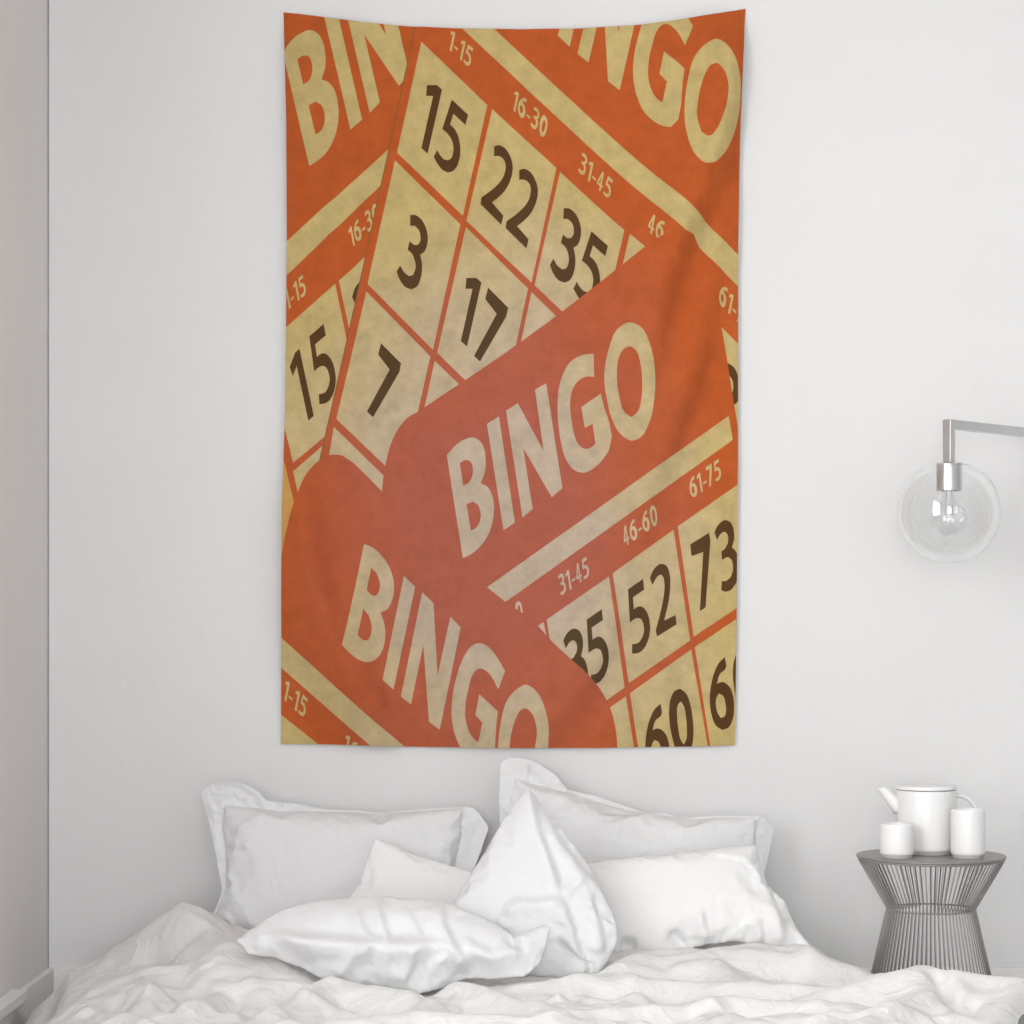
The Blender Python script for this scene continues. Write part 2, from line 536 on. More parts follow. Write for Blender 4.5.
# card at the left
flat([[(260, -15), (440, -15), (335, 480), (310, 525), (301, 525), (284.6, 462), (268, 400)]], 1, ORG)
flat([[(270, 256.5), (288.3, 240.5), (389.6, 148.2), (420, 120), (420, 146), (384.7, 181.9), (288.3, 274.4), (270, 292)]], 2, TAN)
flat([z3((30, 350), (268, 140), (340, 500), (300, 700), (97, 872), (62, 735), (30, 600))], 2, TAN)
flat([z3((283, 127), (420, 0), (430, 300), (365, 500), (325, 330))], 2, TAN)
flat([z3((97, 908), (290, 735), (290, 900), (118, 995))], 2, TAN)
word(z1.p(163, 685), (25.5, -23.2), (-27.4, -117), 2, 'BIN')
XA, UA = (35, -31), (-14.2, -67)
put('1', z3.p(180, 680), XA, UA, 3, BRN)
put('5', z3.p(162, 355), XA, UA, 3, BRN)
put('2', z3.p(350, 222), XA, UA, 3, BRN)
k = .30
label('16-30', z1.p(334, 1016), (XA[0] * k, XA[1] * k), (-3.6, -19), 3)
label('1-15', z3.p(72, 250), (XA[0] * k, XA[1] * k), (-3.6, -19), 3)
# card at the top centre and right
flat([[(424, -15), (415.8, 27.3), (367.7, 250), (320, 462.4), (313, 500), (310, 500), (318.9, 462.4), (366.6, 250), (414.7, 27.3), (422.5, -15)]], 4, LIN)
flat([[(423.5, -15), (770, -15), (770, 470), (600, 500), (420, 560), (312, 500), (319.9, 462.4), (367.6, 250), (415.7, 27.3)]], 5, ORG)
flat([[(430, -31), (510, 43.5), (738, 255.4), (775, 290), (775, 322), (738, 286.6), (510, 73.2), (430, -2)]], 6, TAN)
cells = [
    [(421.4, 41.5), (487.3, 105), (462.9, 216), (397, 152.6)],
    [(492.2, 109.1), (556.4, 168.3), (531.5, 283), (466.5, 221)],
    [(560, 172.2), (623.8, 232), (597.5, 346), (534.5, 285.6)],
    [(629, 236.3), (693, 297), (665, 410), (603, 350)],
    [(395, 160.4), (460.4, 224.6), (433, 350), (367.7, 284.2)],
    [(466, 227.2), (528, 289), (501, 415), (437.2, 353)],
    [(531.5, 292.5), (597, 357), (570, 480), (505, 418)],
    [(366.4, 291.5), (430.4, 356.5), (402, 482), (336.4, 419)],
    [(434.8, 361), (500, 424), (480, 540), (407, 486)],
    [(334, 427), (425, 516), (410, 600), (322, 500)]]
flat([[(712, 318), (750, 356), (750, 500), (712, 500)]], 6, TAN)
flat([catmull(z4((870, 462), (895, 466), (915, 480), (935, 520), (945, 560), (940, 605), (922, 632), (900, 640), (905, 600), (914, 570), (906, 525), (880, 500)))], 7, BRN)
for c_ in cells:
    flat([c_], 6, TAN)
word_o = G7.p(183, 165)
obx = (RAW['N'][1][0] - RAW['B'][1][0], RAW['N'][1][1] - RAW['B'][1][1])
XW, UW = (26.4, 24.3), (25, -112)
word((word_o[0] - obx[0] * XW[0] - obx[1] * UW[0], word_o[1] - obx[0] * XW[1] - obx[1] * UW[1]), XW, UW, 6, 'INGO')
for ch, p in (('1', G2.p(150, 714)), ('5', G2.p(357, 252)), ('2', G4.p(137, 148)), ('2', G4.p(280, 284)), ('3', G4.p(530, 508)), ('5', G4.p(690, 580)),
              ('3', G3.p(320, 228)), ('1', G3.p(685, 1003)), ('7', G3.p(820, 625)), ('7', z3.p(455, 382))):
    put(ch, p, XC, UC, 7, BRN)
XL_, UL_ = (XC[0] * k, XC[1] * k), (3.9, -19)
label('1-15', z1.p(727, 196), XL_, UL_, 7)
label('16-30', z2.p(5, 444), XL_, UL_, 7)
label('31-45', z2.p(278, 704), XL_, UL_, 7)
label('46-60', z2.p(556, 962), XL_, UL_, 7)
label('61-75', z4.p(848, 218), XL_, UL_, 7)
# the large card in the middle
flat([catmull([(383, 505), (382.3, 489.3), (384.7, 469.7), (389.6, 447.8), (397, 430.7), (406.7, 418.5), (418.9, 411.1), (520, 342.8), (640, 253), (660, 240), (678, 233), (692, 238), (705, 262), (714, 295), (721.2, 327), (732.7, 396.5), (748, 490), (790, 765), (600, 780), (440, 640)], lim=35)], 8, ORG)
flat([[(470, 599.3), (728.5, 416), (732.7, 440), (485, 616.5)]], 9, TAN)
for c_ in (((85, 535), (137, 500), (165, 630), (120, 600)), ((150, 490), (405, 313), (470, 768), (220, 945)), ((420, 300), (670, 122), (738, 575), (487, 750)),
           ((687, 108), (960, -82), (1030, 375), (752, 560)), ((300, 925), (475, 805), (535, 1180), (360, 1120)), ((492, 792), (742, 612), (830, 1120), (550, 1180)),
           ((757, 602), (1020, 425), (1080, 900), (840, 1130))):
    flat([z6(*c_)], 9, TAN)
word(G1.p(90, 978), XD, UD, 9)
for ch, p in (('3', z6.p(228, 608)), ('5', z6.p(313, 490)), ('5', z6.p(483, 366)), ('2', z6.p(584, 348)), ('7', z6.p(738, 182)), ('3', z6.p(848, 164)),
              ('6', z6.p(617, 834)), ('0', G8.p(447, 862)), ('6', G8.p(675, 643)), ('0', G8.p(708, 700))):
    put(ch, p, (XDD[0], XDD[1]), UDD, 10, BRN)
XS, US = (XDD[0] * k, XDD[1] * k), (-3, -19)
label('61-75', z4.p(742, 1022), XS, US, 10)
label('46-60', z6.p(470, 194), XS, US, 10)
label('31-45', z6.p(208, 394), XS, US, 10)
label('16-30', z6.p(-70, 578), XS, US, 10)
# rounded card at the bottom left
flat([catmull([(275, 600), (281, 565), (284.6, 546.4), (288.3, 529), (293.7, 507.3), (299.3, 491.7), (306.6, 474.6), (316.4, 463), (328.6, 455.6), (339.6, 455), (350.6, 461), (362.8, 472), (381, 490.5), (505.6, 602), (534.4, 622), (549, 638.4), (571, 659.1), (585.7, 672.3), (595.4, 683.1), (604, 695.3), (610, 707.5), (613.8, 719.7), (616.2, 732), (617.4, 746.6), (617, 780), (270, 780)], lim=40)], 11, ORG)
flat([[(262, 620), (282.2, 638), (403, 745.4), (430, 769.5), (396, 767.7), (368.9, 744), (282.2, 668.5), (262, 651)]], 12, TAN)
flat([z5((-40, 815), (45, 880), (190, 995), (330, 1110), (-40, 1110))], 12, TAN)
word(G5.p(60, 465), (24.4, 22.2), (21.1, -103.5), 12)
label('1-15', z5.p(50, 812), XL_, UL_, 13)
label('16-30', z5.p(297, 1034), XL_, UL_, 13)

# cut everything on one shared lattice so that all printed layers bend alike
H = 9.0
X0, Y0 = 275.0, 0.0


def bis(co, no):
    bmesh.ops.bisect_plane(tap_bm, geom=tap_bm.verts[:] + tap_bm.edges[:] + tap_bm.faces[:], plane_co=co, plane_no=no, dist=1e-4)


for co, no, cl in (((272, 0, 0), (-1, 0, 0), 1), ((755, 0, 0), (1, 0, 0), 1), ((0, 0, 0), (0, -1, 0), 1), ((0, 755, 0), (0, 1, 0), 1)):
    bmesh.ops.bisect_plane(tap_bm, geom=tap_bm.verts[:] + tap_bm.edges[:] + tap_bm.faces[:], plane_co=co, plane_no=no, clear_outer=True)
x = X0
while x < 755: bis((x, 0, 0), (1, 0, 0)); x += H
y = Y0
while y < 755: bis((0, y, 0), (0, 1, 0)); y += H
d0 = X0 - Y0
kk = -int(800 / H)
while kk * H < 500:
    bis((d0 + kk * H, 0, 0), (1, -1, 0)); kk += 1


def interp(xs, ys, x): return float(np.interp(x, xs, ys))


def xl(y): return interp([0, 11, 60, 120, 240, 400, 500, 620, 745], [283, 283, 285, 286.5, 287, 285.5, 283, 282, 280.5], y)
def xr(y): return interp([0, 8, 60, 120, 240, 450, 620, 745], [746.5, 746, 742, 740, 738, 737.8, 736.5, 735], y)
def yt(x): return interp([283, 300, 330, 370, 410, 460, 520, 580, 640, 690, 725, 746], [11, 13, 17.5, 22.5, 26, 28, 29, 28, 24.5, 18.5, 12, 7.5], x)
def yb(x): return interp([280, 330, 400, 500, 600, 700, 736], [744, 744.5, 746.5, 748, 748, 746.5, 745], x)


UVS = 1000.0
for v in tap_bm.verts:
    x, y = v.co.x, v.co.y
    v.co.x = (x - xl(y)) / (xr(y) - xl(y)) * UVS
    v.co.y = (y - yt(x)) / (yb(x) - yt(x)) * UVS
for co, no in (((0, 0, 0), (-1, 0, 0)), ((UVS, 0, 0), (1, 0, 0)), ((0, 0, 0), (0, -1, 0)), ((0, UVS, 0), (0, 1, 0))):
    bmesh.ops.bisect_plane(tap_bm, geom=tap_bm.verts[:] + tap_bm.edges[:] + tap_bm.faces[:], plane_co=co, plane_no=no, clear_outer=True, dist=1e-5)
for v in tap_bm.verts:
    u, w_ = v.co.x / UVS, v.co.y / UVS
    x, y = 283 + u * 455, 20 + w_ * 726
    for _ in range(12):
        x = xl(y) + u * (xr(y) - xl(y)); y = yt(x) + w_ * (yb(x) - yt(x))
    v.co.x, v.co.y = x, y


def seg_dist(px, py, pts):
    """signed side distance and parameter along a polyline"""
    best = None
    tot = 0
    L = [math.hypot(b_[0] - a[0], b_[1] - a[1]) for a, b_ in zip(pts, pts[1:])]
    TL = sum(L)
    for (a, b_), l in zip(zip(pts, pts[1:]), L):
        ex, ey = (b_[0] - a[0]) / l, (b_[1] - a[1]) / l
        t = max(0, min(l, (px - a[0]) * ex + (py - a[1]) * ey))
        dx_, dy_ = px - a[0] - ex * t, py - a[1] - ey * t
        d = math.hypot(dx_, dy_)
        if best is None or d < best[0]:
            best = (d, math.copysign(d, dx_ * ey - dy_ * ex), (tot + t) / TL)
        tot += l
    return best[1], best[2]


# (polyline in drawing space, height m, width px, asymmetry) - positive bulges to the room
FOLDS = [
    ([(742, 20), (733, 70), (716, 140), (700, 190), (678, 240), (660, 290), (648, 340), (636, 410)], .088, 27, 'step'),
    ([(730, 190), (718, 260), (700, 330), (684, 400), (660, 460)], .034, 22, 'step'),
    ([(700, 340), (672, 420), (650, 490), (640, 540)], .034, 22, 'step'),
    ([(745, 10), (728, 40), (708, 80), (690, 120)], .016, 6, 'step'),
    ([(745, 12), (738, 60), (730, 120), (724, 200)], .016, 7, 'step'),
    ([(744, 10), (712, 38), (676, 60), (650, 66)], .012, 6, 'bump'),
    ([(284, 14), (298, 60), (314, 150), (334, 240), (350, 300)], .016, 9, 'step'),
    ([(284, 14), (306, 60), (340, 110), (380, 150)], .009, 9, 'bump'),
    ([(286, 20), (290, 100), (300, 180), (310, 260)], .010, 10, 'bump'),
    ([(296, 470), (308, 530), (312, 550), (322, 600), (345, 660), (385, 725)], .062, 22, 'step'),
    ([(352, 590), (362, 640), (372, 700), (385, 742)], .024, 16, 'step'),
    ([(345, 240), (352, 300), (340, 360), (318, 430)], -.010, 20, 'bump'),
    ([(395, 250), (380, 290), (372, 330)], .008, 20, 'step'),
    ([(625, 600), (580, 690), (540, 740)], .034, 22, 'step'),
    ([(500, 60), (470, 140), (452, 220)], .006, 26, 'step'),
    ([(470, 640), (500, 690), (540, 740)], .008, 22, 'bump'),
]


def relief(x, y):
    h = .012 + .010 * math.sin(min(1, max(0, (y - 11) / 730)) * PI)
    h += .003 * math.sin(x * .021 + 1.3 + y * .004) * min(1, (y - 8) / 200)
    h += .006 * noise.noise(Vector((x * .018, y * .009, 3.3)))
    h += .0025 * noise.noise(Vector((x * .05, y * .02, 7.3)))
    for pts, a, wd, kind in FOLDS:
        sd, t = seg_dist(x, y, pts)
        if abs(sd) > wd * 4: continue
        env = math.sin(PI * min(1, max(0, t * .94 + .03))) ** .6
        g = math.exp(-(sd / wd) ** 2)
        if kind == 'bump':
            h += a * g * env
        else:     # crest whose right flank drops quickly
            if sd * 1 > 0:
                g = math.exp(-(sd / (wd * .55)) ** 2)
            else:
                g = math.exp(-(sd / (wd * 1.9)) ** 2)
            h += a * g * env
    # held at the two top corners
    for cx_ in (283, 746):
        dd = math.hypot(x - cx_, y - 9)
        h = h * (1 - math.exp(-(dd / 30) ** 2)) + .0035 * math.exp(-(dd / 30) ** 2)
    return max(h, .003)


NXg, NYg = int(500 / H) + 2, int(780 / H) + 2
RG_ = np.zeros((NXg + 1, NYg + 1)); NG_ = np.zeros((NXg + 1, NYg + 1, 2))
for i in range(NXg + 1):
    for j in range(NYg + 1):
        RG_[i, j] = relief(X0 + i * H, Y0 + j * H)
NG_[1:-1, :, 0] = (RG_[2:] - RG_[:-2]) / (2 * H / 360)
NG_[:, 1:-1, 1] = (RG_[:, 2:] - RG_[:, :-2]) / (2 * H / 360)


def lat(arr, x, y):
    fx, fy = (x - X0) / H, (y - Y0) / H
    i, j = int(math.floor(fx)), int(math.floor(fy))
    i = max(0, min(NXg - 1, i)); j = max(0, min(NYg - 1, j))
    fx -= i; fy -= j
    a, b_, c, d = arr[i, j], arr[i + 1, j], arr[i, j + 1], arr[i + 1, j + 1]
    if fx >= fy: return a + (b_ - a) * fx + (d - b_) * fy
    return a + (c - a) * fy + (d - c) * fx


# hem: turn the edge of the ground cloth back towards the wall
tap_bm.verts.ensure_lookup_table()
bed = [e for e in tap_bm.edges if len(e.link_faces) == 1 and all(v.co.z < .5 for v in e.verts)]
ret = bmesh.ops.extrude_edge_only(tap_bm, edges=bed)
for g in ret['geom']:
    if isinstance(g, bmesh.types.BMVert): g.co.z = -9
nrm = []
for v in tap_bm.verts:
    x, y, lz = v.co
    h = lat(RG_, x, y)
    gx, gy = lat(NG_, x, y)
    n_ = Vector((-gx, -1, gy)).normalized()   # px y runs down
    px_d = h + lz * .00022
    if lz < -8: px_d = .0004 if h < .0060 else h - .002
    p = at(x, y, -.018)
    v.co = (p.x, -px_d, p.z)
    nrm.append(n_)
bmesh.ops.delete(tap_bm, geom=[f for f in tap_bm.faces if f.calc_area() < 1e-10], context='FACES_ONLY')
tap_bm.normal_update()
tap = mesh_obj('tapestry', tap_bm, [M_tan, M_org, M_brn, M_yel, M_line])
for p in tap.data.polygons: p.use_smooth = True
tap.data.normals_split_custom_set_from_vertices(nrm)
tag(tap, 'large orange and tan cloth tapestry printed with overlapping BINGO cards on the wall', 'tapestry')

# ------------------------------------------------------------------ side table
TY = -.513
TX = (931 - 512) / 390.0
TH = 0.481
R1, R0, RB = 0.190, 0.1105, 0.190
ZW = 0.342
tb = empty('side_table', (TX, TY, 0))
tag(tb, 'hourglass wire side table with a round taupe top beside the bed', 'side table')
bm = bmesh.new()
lathe(bm, [(0, TH), (R1 - .002, TH), (R1, TH - .002), (R1, TH - .005), (R1 - .002, TH - .0065), (0, TH - .0065)], 96)
mesh_obj('tabletop', bm, M_taupe_top, tb, smooth=True, autosmooth=0.6)
NW = 76
for rr, zz, nm, th in ((R0, ZW, 'waist_ring', .0022), (RB, .004, 'base_ring', .004), (R1 - .006, TH - .0095, 'rim_ring', .003)):
    bm = bmesh.new()
    tube(bm, [(rr * math.cos(2 * PI * i / 96), rr * math.sin(2 * PI * i / 96), zz) for i in range(96)], th, 8, closed=True)
    mesh_obj(nm, bm, M_taupe, tb, smooth=True)
bm = bmesh.new()
tube(bm, [(R1 - .006, 0, TH - .013), (R0 + .003, 0, ZW + .004), (R0 + .002, 0, ZW), (R0 + .003, 0, ZW - .004), (RB, 0, .004)], .00175, 6)
w0 = mesh_obj('wire_rod', bm, M_taupe, tb, smooth=True)
for i in range(1, NW):
    o = w0.copy(); C.objects.link(o); o.parent = tb; o.rotation_euler = (0, 0, 2 * PI * i / NW)
w0.rotation_euler = (0, 0, 0)

# ------------------------------------------------------------------ crockery
TZ = TH + .0002


def shell_prof(r, h, t=.004, foot=.008):
    return [(0, foot), (r * .91, foot), (r * .935, foot + .0005), (r * .985, foot + .004), (r, foot + .010), (r, h * .5), (r, h - .006), (r - .0004, h - .002),
            (r - .0015, h), (r - t + .001, h), (r - t, h - .002), (r - t, h * .5), (r - t, foot + .012), (r - t - .008, foot + .006), (0, foot + .005)]


def foot_prof(r):
    return [(0, 0), (r * .86, 0), (r * .88, .001), (r * .905, .008), (0, .008)]


# teapot
s_t = 388
px0 = 926.5
tp = empty('teapot', ((px0 - 512) / s_t, TY + .035, TZ))
tag(tp, 'white cylindrical teapot with flat lid, spout pointing left, on the taupe table', 'teapot')
RT, HT = .0775, .176
bm = bmesh.new()
lathe(bm, shell_prof(RT, HT - .012), 80)
mesh_obj('body', bm, M_glaze, tp, smooth=True, autosmooth=.9)
bm = bmesh.new()
lathe(bm, foot_prof(RT), 80)
mesh_obj('foot_ring', bm, M_biscuit, tp, smooth=True, autosmooth=.6)
bm = bmesh.new()
lathe(bm, [(0, HT - .0112), (RT - .003, HT - .0112), (RT + .0008, HT - .009), (RT + .001, HT - .003), (RT - .001, HT - .0005), (RT - .003, HT), (0, HT + .0006)], 80)
mesh_obj('lid', bm, M_glaze, tp, smooth=True, autosmooth=.9)
bm = bmesh.new()
pp = [(-.0690, 0, .112), (-.0775, 0, .124), (-.092, 0, .1415), (-.106, 0, .158), (-.1155, 0, .169), (-.1225, 0, .177)]
tube(bm, pp, .01, 20, radii=[.0165, .0155, .0135, .0115, .0103, .0098], scale=(1, 1), cap=False)
for v in bm.verts:      # cut the lip level
    if v.co.z > .169:
        k_ = (v.co.z - .169); v.co.z = .169; v.co.x += k_ * .65
bm2 = bm
mesh_obj('spout', bm2, M_glaze, tp, smooth=True).modifiers.new('t', 'SOLIDIFY').thickness = .002
bm = bmesh.new()
hp = []
for i in range(17):
    a = PI * .5 - PI * i / 16
    hp.append((RT - .002 + .054 * math.cos(a) ** .8 if math.cos(a) > 1e-6 else RT - .002, 0, .094 + .055 * math.sin(a)))
hp = [(RT - .004, 0, .150)] + [(x, y, z) for x, y, z in hp[1:-1]] + [(RT - .004, 0, .040)]
tube(bm, hp, .006, 14, scale=(1.35, .9))
mesh_obj('handle', bm, M_glaze, tp, smooth=True)


def cup(px, h, label, w=.0435, Y=TY - .075):
    s = FPX / (CAM_D + Y)
    e = empty('cup', ((px - 512) / s, Y, TZ))
    tag(e, label, 'cup', 'white cups on the side table')
    bm = bmesh.new(); lathe(bm, shell_prof(w, h), 64)
    mesh_obj('body', bm, M_glaze, e, smooth=True, autosmooth=.9)
    bm = bmesh.new(); lathe(bm, foot_prof(w), 64)
    mesh_obj('foot_ring', bm, M_biscuit, e, smooth=True, autosmooth=.6)
    return e


cup(897, .086, 'short white cup in front of the teapot spout')
cup(968, .123, 'tall white cup in front of the teapot handle')

# ------------------------------------------------------------------ wall lamp
LY = -.45
LX = (949 - 512) / (FPX / (CAM_D + LY))
sL = FPX / (CAM_D + LY)
zel = EYE + (620 - 424.3) / sL
lamp = empty('wall_lamp', (LX, LY, zel))
tag(lamp, 'brushed steel wall lamp with an angled arm and clear glass globe', 'wall lamp')
ang = math.atan2(.45, .42)
aw = .0117   # half side of the square bar


def bar(bm, p0, p1, side, up, h):
    p0, p1, side, up = map(Vector, (p0, p1, side, up))
    vs = [bm.verts.new(p + side * a * h + up * b_ * h) for p in (p0, p1) for a, b_ in ((-1, -1), (1, -1), (1, 1), (-1, 1))]
    for k in range(4):
        bm.faces.new((vs[k], vs[(k + 1) % 4], vs[4 + (k + 1) % 4], vs[4 + k]))
    bm.faces.new(vs[3::-1]); bm.faces.new(vs[4:])


dx, dy = math.cos(ang), math.sin(ang)
L_arm = math.hypot(.42, .45) - .014
bm = bmesh.new()
bar(bm, (dx * -aw, dy * -aw, 0), (dx * L_arm, dy * L_arm, 0), (-dy, dx, 0), (0, 0, 1), aw * 1.05)
bmesh.ops.recalc_face_normals(bm, faces=bm.faces)
mesh_obj('arm', bm, M_chrome, lamp, bevel=.0012)
zc = -(464 - 424.3) / sL
bm = bmesh.new()
bar(bm, (0, 0, -aw), (0, 0, zc - .002), (dx, dy, 0), (-dy, dx, 0), aw)
bmesh.ops.recalc_face_normals(bm, faces=bm.faces)
mesh_obj('stem', bm, M_chrome, lamp, bevel=.0012)
bm = bmesh.new()
rc = .0335
lathe(bm, [(0, zc), (rc - .001, zc), (rc, zc - .001), (rc, zc - .068), (rc - .0015, zc - .0695), (rc - .004, zc - .0695), (rc - .004, zc - .064), (0, zc - .064)], 64)
bmesh.ops.recalc_face_normals(bm, faces=bm.faces)
mesh_obj('socket_cup', bm, M_chrome, lamp, smooth=True, autosmooth=.6)
# globe
gz = zc - (512 - 464) / sL
RG = .1335
prof = []
a0 = math.asin(.0285 / RG)
for i in range(49):
    a = a0 + (PI - a0) * i / 48
    prof.append((RG * math.sin(a) if i < 48 else 0, gz + RG * math.cos(a)))
ri = RG - .0022
a0i = math.asin(.0285 / ri)
for i in range(49):
    a = PI - (PI - a0i) * i / 48
    prof.append((ri * math.sin(a) if i else 0, gz + ri * math.cos(a)))
bm = bmesh.new()
lathe(bm, prof, 96)
# join the neck
bmesh.ops.remove_doubles(bm, verts=bm.verts, dist=1e-6)
be = [e for e in bm.edges if len(e.link_faces) == 1]
bmesh.ops.bridge_loops(bm, edges=be)
bmesh.ops.recalc_face_normals(bm, faces=bm.faces)
mesh_obj('glass_globe', bm, M_glass, lamp, smooth=True)
# bulb
bz = zc - (519.5 - 464) / sL
rb = .0465
prof = []
nk = .016
ab = math.asin(nk / rb)
zt = zc - .066
for i in range(37):
    a = (PI) - (PI - ab * 1.9) * i / 36
    prof.append((rb * math.sin(a) if i else 0, bz + rb * math.cos(a)))
r_e, z_e = prof[-1]
for k in range(1, 7):
    t = k / 6
    prof.append((r_e + (nk - r_e) * (t * (2 - t)), z_e + (zt - z_e) * t))
inner = [(max(0, r - .0012) if r > 0 else 0, z + (.0012 if i < 20 else 0)) for i, (r, z) in enumerate(prof)][::-1]
bm = bmesh.new()
lathe(bm, prof + inner, 64)
bmesh.ops.recalc_face_normals(bm, faces=bm.faces)
bl = mesh_obj('bulb', bm, M_glass, lamp, smooth=True)
bm = bmesh.new()
tube(bm, [(-.006, 0, zt), (-.010, 0, bz + .012)], .0006, 6)
tube(bm, [(.006, 0, zt), (.010, 0, bz + .012)], .0006, 6)
tube(bm, [(-.010 + .02 * i / 40, .0015 * math.cos(i * 1.57), bz + .012 + .0015 * math.sin(i * 1.57)) for i in range(41)], .0004, 5)
mesh_obj('filament', bm, M_fil, bl, smooth=True)
# wall plate, off the right of the frame
bm = bmesh.new()
lathe(bm, [(0, 0), (.05, 0), (.052, .002), (.052, .016), (.050, .018), (0, .018)], 48)
bmesh.ops.rotate(bm, verts=bm.verts, cent=(0, 0, 0), matrix=Matrix.Rotation(PI / 2, 3, 'X'))
bmesh.ops.translate(bm, verts=bm.verts, vec=(.42, .45, 0))
bmesh.ops.recalc_face_normals(bm, faces=bm.faces)
mesh_obj('wall_plate', bm, M_chrome, lamp, smooth=True, autosmooth=.6)

# ------------------------------------------------------------------ bed
BED_X0, BED_X1, BED_YB = -1.03, .77, -2.25
mb = bmesh.new()
box(mb, BED_X0, BED_X1, BED_YB, -.03, .03, .165)
mt = mesh_obj('mattress', mb, M_mattress, bevel=.04)
tag(mt, 'low white mattress lying under the crumpled bedding against the wall', 'mattress')
mb = bmesh.new()
box(mb, BED_X0 + .06, BED_X1 - .06, BED_YB + .06, -.05, 0.0, .0298)
bb = mesh_obj('bed_base', mb, M_grey_cloth)
tag(bb, 'flat dark platform under the low mattress', 'bed base')


def cloth(o, frames, pressure=0, shrink=0, grav=1, bend=.5, tens=15, mass=.3, quality=5, damp=5, pgroup=None, collide=False, colq=2, air=1, selfc=False, shear=5):
    md = o.modifiers.new('cloth', 'CLOTH')
    s = md.settings
    s.quality = quality; s.mass = mass; s.air_damping = air
    s.tension_stiffness = tens; s.compression_stiffness = tens; s.shear_stiffness = shear; s.bending_stiffness = bend
    s.tension_damping = damp; s.compression_damping = damp; s.shear_damping = damp; s.bending_damping = .5
    s.effector_weights.gravity = grav
    if pressure:
        s.use_pressure = True; s.uniform_pressure_force = pressure
        if pgroup: s.vertex_group_pressure = pgroup
    s.shrink_min = shrink; s.shrink_max = shrink
    c = md.collision_settings
    c.use_collision = collide; c.collision_quality = colq; c.distance_min = .006
    c.use_self_collision = selfc
    if selfc: c.self_distance_min = .004
    md.point_cache.frame_start = 1; md.point_cache.frame_end = frames + 2
    for f in range(1, frames + 1):
        S.frame_set(f)
    dg = bpy.context.evaluated_depsgraph_get()
    ev = o.evaluated_get(dg)
    me = ev.to_mesh()
    co = np.empty(len(me.vertices) * 3); me.vertices.foreach_get('co', co)
    ev.to_mesh_clear()
    o.modifiers.remove(md)
    S.frame_set(1)
    o.data.vertices.foreach_set('co', co); o.data.update()
    return co.reshape(-1, 3)


def inside(p, poly):
    x, y = p; c = False; n = len(poly)
    for i in range(n):
        x1, y1 = poly[i]; x2, y2 = poly[i - 1]
        if (y1 > y) != (y2 > y) and x < (x2 - x1) * (y - y1) / (y2 - y1) + x1: c = not c
    return c


def resample(poly, d, closed=True):
    out = []
    n = len(poly)
    for i in range(n if closed else n - 1):
        a, b_ = Vector(poly[i]), Vector(poly[(i + 1) % n])
        k_ = max(1, round((b_ - a).length / d))
        for j in range(k_):
            q = a + (b_ - a) * j / k_; out.append((q.x, q.y))
    return out


class F2:
    def __init__(s, ox, oy, k): s.ox, s.oy, s.k = ox, oy, k
    def __call__(s, *pts): return [(s.ox + x / s.k, s.oy + y / s.k) for x, y in pts]


def wrinkle(px, py, seed):
    """creased-cotton relief: sharp little crests between soft hollows"""
    w_ = noise.noise(Vector((px * .02, py * .02, seed + .5))) * 18
    a = 1 - abs(noise.noise(Vector(((px + w_) * .024, (py - w_) * .036, seed)))) * 2.4
    b_ = 1 - abs(noise.noise(Vector(((px - w_) * .060, (py + w_) * .045, seed + 20)))) * 2.4
    m_ = .5 + .8 * noise.noise(Vector((px * .012, py * .012, seed + 40)))
    return (max(0, a) ** 2 * .6 + max(0, b_) ** 2 * .3) * max(0, m_)


def sdist(px, py, pts):
    best = (1e9, 0, 0); tot = 0
    Ls = [math.hypot(q[0] - a[0], q[1] - a[1]) for a, q in zip(pts, pts[1:])]; TL = sum(Ls)
    for (a, q), l in zip(zip(pts, pts[1:]), Ls):
        ex, ey = (q[0] - a[0]) / l, (q[1] - a[1]) / l
        t = max(0, min(l, (px - a[0]) * ex + (py - a[1]) * ey))
        dx_, dy_ = px - a[0] - ex * t, py - a[1] - ey * t
        d = math.hypot(dx_, dy_)
        if d < best[0]: best = (d, math.copysign(d, dx_ * ey - dy_ * ex), (tot + t) / TL)
        tot += l
    return best[1], best[2]


